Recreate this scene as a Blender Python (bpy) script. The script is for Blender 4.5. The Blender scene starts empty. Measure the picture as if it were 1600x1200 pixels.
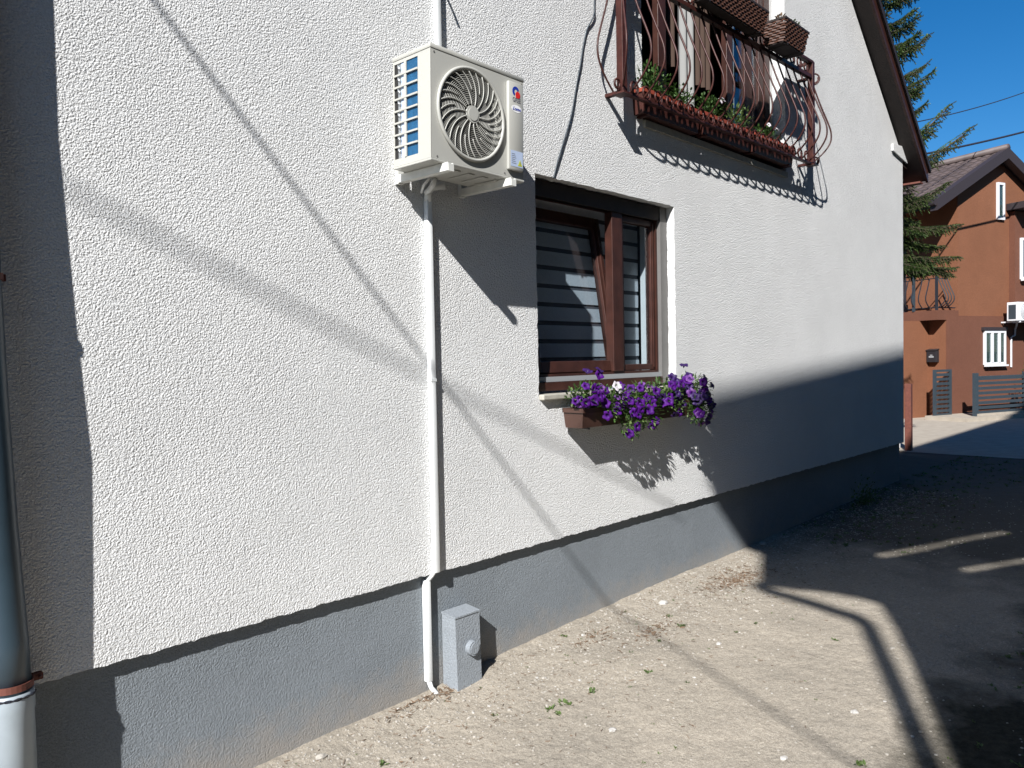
import bpy, bmesh, math, random
from math import sin, cos, pi, radians, sqrt, atan2
from mathutils import Vector, Matrix, noise
random.seed(7)
S = bpy.context.scene
COL = S.collection
V = Vector

# ------------------------------------------------------------------ camera, sky, sun, exposure
F_PX, YAW, PITCH, ROLL = 1229.6, radians(46.723), radians(-1.757), radians(-1.120)
f = V((sin(YAW)*cos(PITCH), cos(YAW)*cos(PITCH), sin(PITCH)))
r0 = V((cos(YAW), -sin(YAW), 0)); u0 = r0.cross(f)
r = cos(ROLL)*r0 + sin(ROLL)*u0; u = -sin(ROLL)*r0 + cos(ROLL)*u0
cam_d = bpy.data.cameras.new('camera'); cam = bpy.data.objects.new('camera', cam_d); COL.objects.link(cam)
M = Matrix((( r.x, u.x, -f.x, 0), (r.y, u.y, -f.y, -3.0), (r.z, u.z, -f.z, 1.70), (0, 0, 0, 1)))
cam.matrix_world = M
cam_d.sensor_width = 36; cam_d.lens = F_PX/1600*36; cam_d.clip_start = .05; cam_d.clip_end = 2000
S.camera = cam

SUN = V((0.7296, 0.3438, -0.5911)).normalized()          # direction in which the light travels
W = bpy.data.worlds.new('World'); S.world = W; W.use_nodes = True
nt = W.node_tree; nt.nodes.clear()
out = nt.nodes.new('ShaderNodeOutputWorld'); bg = nt.nodes.new('ShaderNodeBackground'); sky = nt.nodes.new('ShaderNodeTexSky')
sky.sky_type = 'NISHITA'; sky.sun_disc = False
sky.sun_elevation = math.asin(-SUN.z); sky.sun_rotation = atan2(-SUN.x, -SUN.y)
sky.altitude = 300; sky.air_density = 1.0; sky.dust_density = 0.1; sky.ozone_density = 6.0
bg.inputs['Strength'].default_value = 0.060
hs = nt.nodes.new('ShaderNodeHueSaturation'); hs.inputs['Saturation'].default_value = 1.28
nt.links.new(sky.outputs[0], hs.inputs['Color']); nt.links.new(hs.outputs[0], bg.inputs[0]); nt.links.new(bg.outputs[0], out.inputs[0])
sl = bpy.data.lights.new('sun', 'SUN'); sl.energy = 5.0; sl.angle = radians(0.5); sl.color = (1, .985, .965)
so = bpy.data.objects.new('sun', sl); COL.objects.link(so); so.rotation_euler = SUN.to_track_quat('-Z', 'Y').to_euler()
S.view_settings.view_transform = 'Standard'; S.view_settings.look = 'None'
S.view_settings.exposure = 0.88; S.view_settings.gamma = 1; S.view_settings.use_curve_mapping = False
S.cycles.max_bounces = 8; S.cycles.transparent_max_bounces = 16; S.cycles.use_denoising = True; S.cycles.sample_clamp_indirect = 3

# ------------------------------------------------------------------ materials
def mat(name, col, rough=.8, metal=0, spec=.5, var=.0, vscale=8., col2=None, bump=0, bscale=60., bdist=.01, detail=3.,
        emit=None, wave=None, trans=0):
    m = bpy.data.materials.new(name); m.use_nodes = True; N = m.node_tree.nodes; L = m.node_tree.links
    b = N['Principled BSDF']; b.inputs['Roughness'].default_value = rough; b.inputs['Metallic'].default_value = metal
    b.inputs['Specular IOR Level'].default_value = spec
    b.inputs['Base Color'].default_value = (*col, 1)
    tc = N.new('ShaderNodeTexCoord')
    if var or col2:
        nz = N.new('ShaderNodeTexNoise'); nz.inputs['Scale'].default_value = vscale; nz.inputs['Detail'].default_value = 6
        L.new(tc.outputs['Object'], nz.inputs['Vector'])
        cr = N.new('ShaderNodeValToRGB'); cr.color_ramp.elements[0].position = .3; cr.color_ramp.elements[1].position = .7
        a = col if col2 else tuple(c*(1-var) for c in col); c2 = col2 or tuple(min(1, c*(1+var)) for c in col)
        cr.color_ramp.elements[0].color = (*a, 1); cr.color_ramp.elements[1].color = (*c2, 1)
        L.new(nz.outputs['Fac'], cr.inputs['Fac']); L.new(cr.outputs['Color'], b.inputs['Base Color'])
    if bump:
        n2 = N.new('ShaderNodeTexNoise'); n2.inputs['Scale'].default_value = bscale; n2.inputs['Detail'].default_value = detail
        L.new(tc.outputs['Object'], n2.inputs['Vector'])
        bp = N.new('ShaderNodeBump'); bp.inputs['Strength'].default_value = bump; bp.inputs['Distance'].default_value = bdist
        L.new(n2.outputs['Fac'], bp.inputs['Height']); L.new(bp.outputs['Normal'], b.inputs['Normal'])
    if trans:
        b.inputs['Transmission Weight'].default_value = 0
        tr = N.new('ShaderNodeBsdfTranslucent'); tr.inputs[0].default_value = (*[min(1, c*1.5) for c in col], 1)
        mx = N.new('ShaderNodeMixShader'); mx.inputs[0].default_value = trans
        L.new(b.outputs[0], mx.inputs[1]); L.new(tr.outputs[0], mx.inputs[2]); L.new(mx.outputs[0], N['Material Output'].inputs[0])
    return m

def stucco(name, col, scale, dist, strength=1., stain=.0, dust=False):
    """pebbled render: closely packed grains with grooves between, over slow waves"""
    m = bpy.data.materials.new(name); m.use_nodes = True; N = m.node_tree.nodes; L = m.node_tree.links
    b = N['Principled BSDF']; b.inputs['Roughness'].default_value = .9; b.inputs['Specular IOR Level'].default_value = .2
    tc = N.new('ShaderNodeTexCoord')
    wn = N.new('ShaderNodeTexNoise'); wn.inputs['Scale'].default_value = scale*.55; wn.inputs['Detail'].default_value = 2
    L.new(tc.outputs['Object'], wn.inputs['Vector'])
    ad = N.new('ShaderNodeMixRGB'); ad.blend_type = 'LINEAR_LIGHT'; ad.inputs[0].default_value = .9/scale
    L.new(tc.outputs['Object'], ad.inputs[1]); L.new(wn.outputs['Color'], ad.inputs[2])
    vo = N.new('ShaderNodeTexVoronoi'); vo.feature = 'SMOOTH_F1'; vo.inputs['Scale'].default_value = scale
    vo.inputs['Smoothness'].default_value = .6
    L.new(ad.outputs[0], vo.inputs['Vector'])
    n2 = N.new('ShaderNodeTexNoise'); n2.inputs['Scale'].default_value = scale*1.1; n2.inputs['Detail'].default_value = 4; n2.inputs['Roughness'].default_value = .6
    L.new(tc.outputs['Object'], n2.inputs['Vector'])
    n3 = N.new('ShaderNodeTexNoise'); n3.inputs['Scale'].default_value = 3.5; n3.inputs['Detail'].default_value = 2
    L.new(tc.outputs['Object'], n3.inputs['Vector'])
    m1 = N.new('ShaderNodeMath'); m1.operation = 'MULTIPLY_ADD'; m1.inputs[1].default_value = -.75
    L.new(vo.outputs['Distance'], m1.inputs[0])
    m2 = N.new('ShaderNodeMath'); m2.operation = 'MULTIPLY'; m2.inputs[1].default_value = 1.1
    L.new(n2.outputs['Fac'], m2.inputs[0]); L.new(m2.outputs[0], m1.inputs[2])
    bp = N.new('ShaderNodeBump'); bp.inputs['Strength'].default_value = strength; bp.inputs['Distance'].default_value = dist
    L.new(m1.outputs[0], bp.inputs['Height'])
    b2 = N.new('ShaderNodeBump'); b2.inputs['Strength'].default_value = .5; b2.inputs['Distance'].default_value = .012
    L.new(n3.outputs['Fac'], b2.inputs['Height']); L.new(b2.outputs['Normal'], bp.inputs['Normal'])
    L.new(bp.outputs['Normal'], b.inputs['Normal'])
    # slow dirt and faint colour drift
    n4 = N.new('ShaderNodeTexNoise'); n4.inputs['Scale'].default_value = 1.1; n4.inputs['Detail'].default_value = 7; n4.inputs['Roughness'].default_value = .65
    L.new(tc.outputs['Object'], n4.inputs['Vector'])
    cr = N.new('ShaderNodeValToRGB'); cr.color_ramp.elements[0].position = .3; cr.color_ramp.elements[1].position = .65
    cr.color_ramp.elements[0].color = (*[c*(1-.10-stain) for c in col], 1); cr.color_ramp.elements[1].color = (*col, 1)
    L.new(n4.outputs['Fac'], cr.inputs['Fac'])
    # darker tone in the grooves of the render
    mx = N.new('ShaderNodeMixRGB'); mx.blend_type = 'MULTIPLY'
    r2 = N.new('ShaderNodeValToRGB'); r2.color_ramp.elements[0].position = .35; r2.color_ramp.elements[1].position = .62
    r2.color_ramp.elements[0].color = (.80, .795, .79, 1); r2.color_ramp.elements[1].color = (1, 1, 1, 1)
    L.new(n2.outputs['Fac'], r2.inputs['Fac'])
    mx.inputs[0].default_value = 1; L.new(cr.outputs['Color'], mx.inputs[1]); L.new(r2.outputs['Color'], mx.inputs[2])
    L.new(mx.outputs[0], b.inputs['Base Color'])
    if dust:                                                   # dried mud splashed up from the ground
        sp = N.new('ShaderNodeSeparateXYZ'); L.new(tc.outputs['Object'], sp.inputs[0])
        n5 = N.new('ShaderNodeTexNoise'); n5.inputs['Scale'].default_value = 9; n5.inputs['Detail'].default_value = 8; n5.inputs['Roughness'].default_value = .75
        L.new(tc.outputs['Object'], n5.inputs['Vector'])
        a_ = N.new('ShaderNodeMath'); a_.operation = 'MULTIPLY_ADD'; a_.inputs[1].default_value = -.45; L.new(n5.outputs['Fac'], a_.inputs[0]); L.new(sp.outputs['Z'], a_.inputs[2])
        mr = N.new('ShaderNodeMapRange'); mr.inputs['From Min'].default_value = .02; mr.inputs['From Max'].default_value = -.22; mr.inputs['To Max'].default_value = .75; L.new(a_.outputs[0], mr.inputs['Value'])
        m5 = N.new('ShaderNodeMixRGB'); L.new(mr.outputs[0], m5.inputs[0]); L.new(mx.outputs[0], m5.inputs[1]); m5.inputs[2].default_value = (.30, .27, .235, 1)
        L.new(m5.outputs[0], b.inputs['Base Color'])
    return m

def glass_mat(name, tint=(.85, .9, .92), gl=1.0):
    m = bpy.data.materials.new(name); m.use_nodes = True; N = m.node_tree.nodes; L = m.node_tree.links
    N.remove(N['Principled BSDF'])
    t = N.new('ShaderNodeBsdfTransparent'); t.inputs[0].default_value = (*tint, 1)
    g = N.new('ShaderNodeBsdfGlossy'); g.inputs['Roughness'].default_value = .01; g.inputs[0].default_value = (.95, .97, 1, 1)
    fr = N.new('ShaderNodeLayerWeight'); fr.inputs[0].default_value = .5
    pw_ = N.new('ShaderNodeMath'); pw_.operation = 'POWER'; pw_.inputs[1].default_value = 4.5; L.new(fr.outputs['Facing'], pw_.inputs[0])
    k = N.new('ShaderNodeMath'); k.operation = 'MULTIPLY_ADD'; k.inputs[1].default_value = .9; k.inputs[2].default_value = .035*gl; k.use_clamp = True
    mx = N.new('ShaderNodeMixShader'); L.new(pw_.outputs[0], k.inputs[0]); L.new(k.outputs[0], mx.inputs[0])
    L.new(t.outputs[0], mx.inputs[1]); L.new(g.outputs[0], mx.inputs[2]); L.new(mx.outputs[0], N['Material Output'].inputs[0])
    return m

MT = dict(
    stucco = stucco('white_pebbled_render', (.81, .81, .80), 132, .0085),
    smooth_white = mat('smooth_white_reveal', (.80, .80, .79), .85, bump=.3, bscale=90, bdist=.004, var=.03),
    plinth = stucco('grey_plinth_render', (.225, .250, .272), 150, .0042, .9, .05, dust=True),
    meter = stucco('grey_painted_box', (.27, .295, .32), 110, .004, .7, .03),
    ac = mat('warm_white_enamel', (.405, .40, .365), .38, spec=.5, var=.03, vscale=5),
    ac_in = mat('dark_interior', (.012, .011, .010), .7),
    ac_blade = mat('fan_blade_plastic', (.045, .038, .034), .5),
    blue = mat('blue_fin_coating', (.014, .10, .22), .35, metal=.3, var=.15, vscale=40, bump=.4, bscale=300, bdist=.003),
    coil = mat('bare_coil_metal', (.55, .58, .60), .3, metal=.8),
    logo_blue = mat('logo_blue', (.02, .04, .30), .4), logo_red = mat('logo_red', (.60, .02, .02), .4),
    logo_grey = mat('logo_grey', (.12, .12, .14), .4), logo_white = mat('logo_white', (.8, .8, .8), .4),
    label = mat('pale_blue_label', (.42, .50, .66), .4), warn = mat('warning_yellow', (.45, .48, .05), .4),
    pvc = mat('white_pvc_trunking', (.72, .735, .73), .35, var=.04, vscale=6, bump=.1, bscale=30, bdist=.003),
    galv = mat('white_steel', (.62, .62, .58), .45, var=.08, vscale=20),
    pipe_blue = mat('slate_blue_downpipe', (.030, .050, .066), .32, metal=.0, spec=.6, var=.12, vscale=6),
    pipe_white = mat('white_plastic_downpipe', (.30, .34, .365), .4, var=.08, vscale=10),
    rust = mat('rust_red_clamp', (.15, .045, .028), .7, col2=(.10, .03, .02), vscale=30),
    wire = mat('dark_wire', (.02, .02, .03), .5),
    brown = mat('brown_painted_wood', (.042, .0155, .011), .42, spec=.4, var=.25, vscale=14, bump=.25, bscale=40, bdist=.003),
    brown_dk = mat('dark_brown_board', (.020, .012, .010), .6, var=.3, vscale=10, bump=.3, bscale=40, bdist=.004),
    alu = mat('grey_guide_rail', (.13, .125, .12), .5, var=.08),
    alu2 = mat('pale_aluminium', (.28, .29, .30), .45),
    glass = glass_mat('window_glass', (.84, .88, .90), 1.2),
    glass_far = glass_mat('window_glass_far', (.5, .56, .56), 2.0),
    blind = mat('blind_cloth', (.72, .75, .80), .9, var=.05, vscale=60, trans=.15),
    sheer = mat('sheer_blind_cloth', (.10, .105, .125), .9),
    curtain = mat('pale_curtain', (.62, .70, .66), .9, trans=.3),
    curtain_white = mat('white_curtain', (.34, .34, .33), .9, trans=.25),
    curtain_brown = mat('brown_curtain', (.07, .042, .030), .9, trans=.2),
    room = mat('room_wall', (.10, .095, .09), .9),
    sill = mat('stone_sill', (.36, .34, .29), .7, var=.12, vscale=30, bump=.3, bscale=80, bdist=.004),
    pot_brown = mat('brown_plastic_trough', (.060, .030, .022), .42, var=.1),
    terracotta = mat('terracotta_plastic', (.26, .048, .024), .5, var=.18, vscale=12),
    terracotta_shaded = mat('shaded_terracotta_plastic', (.048, .013, .009), .5, var=.25, vscale=12),  # same terracotta, shade on the planter fronts put into the colour
    soil = mat('potting_soil', (.03, .02, .013), .95, bump=.6, bscale=80, bdist=.01),
    leaf = mat('petunia_leaf', (.050, .105, .022), .55, var=.35, vscale=30, trans=.3),
    leaf_y = mat('pale_leaf', (.11, .165, .05), .6, var=.3, vscale=30, trans=.3),
    petal = mat('purple_petal', (.052, .0035, .125), .6, var=.4, vscale=60, trans=.12, spec=.2),
    petal_dk = mat('dark_purple_petal', (.025, .004, .075), .6, var=.3, vscale=60, trans=.2),
    petal_wh = mat('speckled_petal', (.055, .004, .135), .6, col2=(.20, .09, .27), vscale=90, trans=.12, spec=.2),
    petal_pale = mat('white_petal', (.60, .56, .60), .6, trans=.3),
    iron = mat('rust_red_iron', (.046, .014, .011), .45, spec=.3, var=.35, vscale=25, bump=.25, bscale=90, bdist=.003),
    wicker = mat('brown_wicker', (.075, .032, .020), .6, var=.35, vscale=40),
    bark = mat('spruce_bark', (.09, .065, .045), .95, var=.35, vscale=14, bump=.8, bscale=30, bdist=.03),
    needle = mat('spruce_needles', (.036, .072, .019), .55, var=.45, vscale=3.5, trans=.15),
    needle_l = mat('young_spruce_needles', (.075, .125, .026), .55, var=.35, vscale=5, trans=.2),
    needle_r = mat('dry_cone_scales', (.16, .06, .03), .7),
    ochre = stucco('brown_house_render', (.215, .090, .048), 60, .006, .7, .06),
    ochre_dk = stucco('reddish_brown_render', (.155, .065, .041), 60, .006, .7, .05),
    tile = mat('brown_roof_tile', (.082, .060, .055), .6, var=.3, vscale=3.5, bump=.2, bscale=30, bdist=.01),
    fascia = mat('dark_fascia', (.030, .022, .024), .55),
    white_frame = mat('white_window_frame', (.62, .62, .63), .4),
    anth = mat('anthracite_metal', (.036, .049, .060), .45, metal=.1, var=.08),
    black_metal = mat('black_iron', (.018, .018, .022), .45),
    concrete = mat('pale_concrete', (.29, .25, .20), .9, col2=(.36, .315, .255), vscale=5, bump=.4, bscale=60, bdist=.006),
    red = mat('red_geranium', (.45, .01, .012), .6),
    neigh = stucco('neighbour_render', (.13, .12, .11), 40, .006, .7, .05),
    stone = mat('grey_brown_pebble', (.25, .225, .19), .85, col2=(.40, .37, .325), vscale=9),
    stone_w = mat('white_pebble', (.42, .40, .37), .85, var=.1),
    weed = mat('weed_leaf', (.075, .115, .030), .6, var=.4, vscale=12, trans=.25),
    dry = mat('dry_twig', (.14, .09, .055), .9, var=.3, vscale=20),
)
# ground: pale trodden gravel, coarser by the wall, dark weedy earth to the right, deepened for its shade
def ground_mat():
    m = bpy.data.materials.new('gravel_and_earth'); m.use_nodes = True; N = m.node_tree.nodes; L = m.node_tree.links
    b = N['Principled BSDF']; b.inputs['Roughness'].default_value = .95; b.inputs['Specular IOR Level'].default_value = .15
    tc = N.new('ShaderNodeTexCoord')
    def nz(sc, det=5, rg=.6):
        n = N.new('ShaderNodeTexNoise'); n.inputs['Scale'].default_value = sc; n.inputs['Detail'].default_value = det; n.inputs['Roughness'].default_value = rg
        L.new(tc.outputs['Object'], n.inputs['Vector']); return n
    def ramp(src, p0, p1, c0, c1):
        c = N.new('ShaderNodeValToRGB'); c.color_ramp.elements[0].position = p0; c.color_ramp.elements[1].position = p1
        c.color_ramp.elements[0].color = (*c0, 1); c.color_ramp.elements[1].color = (*c1, 1); L.new(src, c.inputs['Fac']); return c
    fine = ramp(nz(55, 8, .75).outputs['Fac'], .36, .66, (.29, .262, .222), (.43, .395, .34))
    big = ramp(nz(1.3, 4).outputs['Fac'], .35, .65, (.88, .87, .85), (1.05, 1.03, 1.0))
    mx = N.new('ShaderNodeMixRGB'); mx.blend_type = 'MULTIPLY'; mx.inputs[0].default_value = 1
    L.new(fine.outputs[0], mx.inputs[1]); L.new(big.outputs[0], mx.inputs[2])
    grit = ramp(nz(170, 3, .8).outputs['Fac'], .42, .60, (.70, .68, .65), (1.10, 1.08, 1.06))
    mg = N.new('ShaderNodeMixRGB'); mg.blend_type = 'MULTIPLY'; mg.inputs[0].default_value = .8
    L.new(mx.outputs[0], mg.inputs[1]); L.new(grit.outputs[0], mg.inputs[2])
    earth = ramp(nz(30, 7, .7).outputs['Fac'], .35, .7, (.020, .020, .013), (.065, .058, .042))
    # mask of the earthy verge away from the wall, widened so its colour deepens the shade: y below about -2.4, ragged edge
    sp = N.new('ShaderNodeSeparateXYZ'); L.new(tc.outputs['Object'], sp.inputs[0])
    e = N.new('ShaderNodeMath'); e.operation = 'MULTIPLY_ADD'; e.inputs[1].default_value = 1.6
    L.new(nz(1.1, 6, .65).outputs['Fac'], e.inputs[0]); L.new(sp.outputs['Y'], e.inputs[2])
    mr = N.new('ShaderNodeMapRange'); mr.inputs['From Min'].default_value = -1.05; mr.inputs['From Max'].default_value = -1.45
    L.new(e.outputs[0], mr.inputs['Value'])
    m3 = N.new('ShaderNodeMixRGB'); L.new(mr.outputs[0], m3.inputs[0]); L.new(mg.outputs[0], m3.inputs[1]); L.new(earth.outputs[0], m3.inputs[2])
    # soil colour beyond x = 6, darkened further to deepen the shadow there
    px = N.new('ShaderNodeMath'); px.operation = 'MULTIPLY_ADD'; px.inputs[1].default_value = 2.5
    L.new(nz(2.4, 6, .7).outputs['Fac'], px.inputs[0]); L.new(sp.outputs['X'], px.inputs[2])
    mr2 = N.new('ShaderNodeMapRange'); mr2.inputs['From Min'].default_value = 7.1; mr2.inputs['From Max'].default_value = 8.4; mr2.inputs['To Max'].default_value = .8
    L.new(px.outputs[0], mr2.inputs['Value'])
    m4 = N.new('ShaderNodeMixRGB'); L.new(mr2.outputs[0], m4.inputs[0]); L.new(m3.outputs[0], m4.inputs[1]); m4.inputs[2].default_value = (.060, .054, .044, 1)
    L.new(m4.outputs[0], b.inputs['Base Color'])
    bp = N.new('ShaderNodeBump'); bp.inputs['Strength'].default_value = .8; bp.inputs['Distance'].default_value = .007
    L.new(nz(80, 6, .75).outputs['Fac'], bp.inputs['Height'])
    b2 = N.new('ShaderNodeBump'); b2.inputs['Strength'].default_value = .6; b2.inputs['Distance'].default_value = .03
    L.new(nz(14, 5, .6).outputs['Fac'], b2.inputs['Height']); L.new(b2.outputs['Normal'], bp.inputs['Normal'])
    L.new(bp.outputs['Normal'], b.inputs['Normal'])
    return m
MT['ground'] = ground_mat()

# ------------------------------------------------------------------ helpers
ORG = {}                                                     # world origin of each object
def thing(name, label, cat, loc, group=None):
    o = bpy.data.objects.new(name, None); COL.objects.link(o); o.location = loc; o.empty_display_size = .1
    ORG[o.name] = V(loc); o['label'] = label; o['category'] = cat
    if group: o['group'] = group
    return o
def tag(o, label, cat, group=None):
    o['label'] = label; o['category'] = cat
    if group: o['group'] = group
    return o

class MB:
    """collects shapes in world coordinates, then links them as ONE mesh object"""
    def __init__(s): s.v = []; s.f = []; s.mi = []; s.cur = 0
    def add(s, vs, fs):
        n = len(s.v); s.v += [tuple(x) for x in vs]; s.f += [tuple(i+n for i in q) for q in fs]; s.mi += [s.cur]*len(fs); return s
    def box(s, a, b, T=None, bev=0):
        x0, y0, z0 = a; x1, y1, z1 = b
        if x0 > x1: x0, x1 = x1, x0
        if y0 > y1: y0, y1 = y1, y0
        if z0 > z1: z0, z1 = z1, z0
        if bev:
            bm = bmesh.new(); vs = [bm.verts.new(p) for p in [(x0,y0,z0),(x1,y0,z0),(x1,y1,z0),(x0,y1,z0),(x0,y0,z1),(x1,y0,z1),(x1,y1,z1),(x0,y1,z1)]]
            for q in [(0,3,2,1),(4,5,6,7),(0,1,5,4),(1,2,6,5),(2,3,7,6),(3,0,4,7)]: bm.faces.new([vs[i] for i in q])
            bmesh.ops.bevel(bm, geom=bm.edges[:], offset=bev, segments=2, affect='EDGES', profile=.5)
            bm.verts.index_update(); vv = [v.co.copy() for v in bm.verts]; ff = [[v.index for v in q.verts] for q in bm.faces]; bm.free()
        else:
            vv = [V(p) for p in [(x0,y0,z0),(x1,y0,z0),(x1,y1,z0),(x0,y1,z0),(x0,y0,z1),(x1,y0,z1),(x1,y1,z1),(x0,y1,z1)]]
            ff = [(0,3,2,1),(4,5,6,7),(0,1,5,4),(1,2,6,5),(2,3,7,6),(3,0,4,7)]
        if T: vv = [T(p) for p in vv]
        return s.add(vv, ff)
    def prism(s, pts, d, T=None):
        """polygon pts (3-D) pushed along vector d"""
        n = len(pts); a = [V(p) for p in pts]; b = [p+V(d) for p in a]; vv = a+b
        ff = [tuple(range(n))[::-1], tuple(range(n, 2*n))]+[(i, (i+1)%n, n+(i+1)%n, n+i) for i in range(n)]
        if T: vv = [T(p) for p in vv]
        return s.add(vv, ff)
    def tube(s, path, rad, seg=8, T=None, cap=True, closed=False):
        P = [V(p) for p in path]; n = len(P); rads = rad if isinstance(rad, (list, tuple)) else [rad]*n
        vv = []; up = None
        for i, p in enumerate(P):
            t = (P[(i+1) % n]-P[i-1]) if closed else (P[min(i+1, n-1)]-P[max(i-1, 0)])
            t.normalize()
            if up is None: up = t.orthogonal()
            up = up - t*up.dot(t)
            if up.length < 1e-6: up = t.orthogonal()
            up.normalize(); w = t.cross(up)
            for k in range(seg):
                a = 2*pi*k/seg; vv.append(p+(up*cos(a)+w*sin(a))*rads[i])
        ff = []
        for i in range(n if closed else n-1):
            j = (i+1) % n
            for k in range(seg): ff.append((i*seg+k, i*seg+(k+1) % seg, j*seg+(k+1) % seg, j*seg+k))
        if cap and not closed: ff += [tuple(range(seg))[::-1], tuple(range((n-1)*seg, n*seg))]
        if T: vv = [T(p) for p in vv]
        return s.add(vv, ff)
    def build(s, name, m, parent=None, smooth=False, auto=None):
        me = bpy.data.meshes.new(name)
        org = ORG[parent.name] if parent else V((0, 0, 0))
        me.from_pydata([tuple(V(p)-org) for p in s.v], [], s.f)
        for x in (m if isinstance(m, (list, tuple)) else [m]): me.materials.append(MT[x] if isinstance(x, str) else x)
        if isinstance(m, (list, tuple)): me.polygons.foreach_set('material_index', s.mi)
        me.update()
        if smooth: me.polygons.foreach_set('use_smooth', [True]*len(me.polygons))
        if auto:
            me.polygons.foreach_set('use_smooth', [True]*len(me.polygons)); me.set_sharp_from_angle(angle=radians(auto))
        o = bpy.data.objects.new(name, me); COL.objects.link(o); ORG[o.name] = org
        if parent: o.parent = parent
        return o
def struct(o): o['kind'] = 'structure'; return o
def stuff(o): o['kind'] = 'stuff'; return o
def wall_thing(o, label, cat): return tag(o, label, cat)

def holes_face(outer, holes, y):
    """filled polygon (x, z) with holes at depth y -> verts, tris"""
    bm = bmesh.new(); es = []
    for loop in [outer]+holes:
        vs = [bm.verts.new((p[0], y, p[1])) for p in loop]
        es += [bm.edges.new((vs[i], vs[(i+1) % len(vs)])) for i in range(len(vs))]
    bmesh.ops.triangle_fill(bm, use_beauty=True, use_dissolve=False, edges=es, normal=(0, -1, 0))
    bm.verts.index_update(); vv = [v.co.copy() for v in bm.verts]; ff = [[v.index for v in q.verts] for q in bm.faces]; bm.free()
    return vv, ff
def rough_line(a, b, step, amp, seed=0):
    """points from a to b (without b), wobbling across the line like a troweled render edge"""
    a = V(a); b = V(b); n = max(1, int((b-a).length/step)); t = (b-a).normalized(); w = V((-t.y, t.x)); o = []
    for i in range(n):
        p = a.lerp(b, i/n)
        if i: p = p + w*(noise.noise(V((p.x*23, p.y*23, seed)))*amp + noise.noise(V((p.x*70, p.y*70, seed+3)))*amp*.7)
        o.append((p.x, p.y))
    return o

# ------------------------------------------------------------------ the ground
GX = [-60, 1.7, 2.6, 4, 6.1, 9.8, 12.1, 400]; GZ = [-.015, -.015, 0, .07, .082, .16, .2, .2]
def gz(x):
    for i in range(len(GX)-1):
        if x <= GX[i+1]:
            t = max(0, (x-GX[i])/(GX[i+1]-GX[i])); return GZ[i]+(GZ[i+1]-GZ[i])*t
    return GZ[-1]
def gh(x, y):
    z = sum(gz(x+d) for d in (-.4, -.2, 0, .2, .4))/5
    if -1 < x < 12.4:
        k = min(1, (12.4-x)/.8)
        z += k*(noise.noise(V((x*1.1, y*1.1, 0)))*.018 + noise.noise(V((x*5, y*5, 4)))*.008 + noise.noise(V((x*17, y*17, 9)))*.005)
        z += k*.03*max(0, 1+(y-.04)/.25)                       # loose gravel banked against the plinth
    return z
def axis(lo, hi, d, far):
    a = []; t = lo
    while t < hi: a.append(t); t += d
    a.append(hi); s_ = d
    L_ = [lo]; R_ = [hi]
    while R_[-1] < far: s_ *= 1.5; R_.append(R_[-1]+s_); L_.append(L_[-1]-s_)
    return L_[1:][::-1]+a+R_[1:]
xs = axis(.8, 12.6, .045, 600); ys = axis(-4.2, .15, .045, 600)
g = MB(); g.v = [(x, y, gh(x, y)) for y in ys for x in xs]; nx = len(xs)
g.f = [(j*nx+i, j*nx+i+1, (j+1)*nx+i+1, (j+1)*nx+i) for j in range(len(ys)-1) for i in range(nx-1)]; g.mi = [0]*len(g.f)
struct(g.build('ground', 'ground', smooth=True))

# frame of the brown house over the road: origin K, a along its gable, b into the depth
KA = V((.935, -.355, 0)).normalized(); KB = V((-KA.y, KA.x, 0)); K0 = V((19.9, 1.86, .2))
def KT(p): return K0 + KA*p[0] + KB*p[1] + V((0, 0, p[2]-.2))      # z stays a world height

# ------------------------------------------------------------------ the white house
house = thing('white_house', 'white pebble-rendered gabled house with grey plinth and brown windows along the gravel passage', 'house', (.4, 0, 0))
XL, XR = .40, 9.93                                            # left and right ends of the gable wall
ZB = .64                                                      # lower edge of the white render
def verge(x): return 5.292-.826*(x-8.333) if x > 5.165 else 5.292-.826*(5.165-8.333)-.826*(5.165-x)
WIN = (3.41, 4.90, 1.475, 2.765); DOOR = (4.52, 6.75, 3.30, 5.45)
def rim(x0, x1, z0, z1, amp, sd):
    return rough_line((x0, z0), (x0, z1), .03, amp, sd)+rough_line((x0, z1), (x1, z1), .03, amp, sd+1)+rough_line((x1, z1), (x1, z0), .03, amp, sd+2)+rough_line((x1, z0), (x0, z0), .03, amp, sd+3)
bot = []
for i, (x, z) in enumerate(rough_line((XL, ZB-.01), (XR, ZB-.005), .012, .0065, 5)): bot.append((x, z))
outer = bot+[(XR, ZB), (XR, verge(XR)), (5.165, verge(5.165)), (XL, verge(XL))]
wr = rim(*WIN, .006, 11); dr = rim(*DOOR, .006, 31)
wall = MB(); vv, ff = holes_face(outer, [wr, dr], 0); wall.add(vv, ff)
nb = len(bot)
wall.add([(x, 0, z) for x, z in bot]+[(x, .06, z+.004) for x, z in bot], [(i, i+1, nb+i+1, nb+i) for i in range(nb-1)])   # under lip
for o_, dd in ((wr, .062), (dr, .119)):
    n = len(o_); wall.add([(x, 0, z) for x, z in o_]+[(x, dd, z) for x, z in o_], [(i, (i+1) % n, n+(i+1) % n, n+i) for i in range(n)])
wall.add([(XR, 0, ZB), (XR, 9, ZB), (XR, 9, 3.95), (XR, 0, 3.95)], [(0, 1, 2, 3)]); wall.add([(XL, 0, ZB), (XL, 9, ZB), (XL, 9, 4), (XL, 0, 4)], [(0, 1, 2, 3)])
wall.add([(XL, 9, ZB), (XR, 9, ZB), (XR, 9, verge(XR)), (5.165, 9, verge(5.165)), (XL, 9, verge(XL))], [(0, 1, 2, 3, 4)])
wall_o = wall.build('wall', 'stucco', house)
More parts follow.
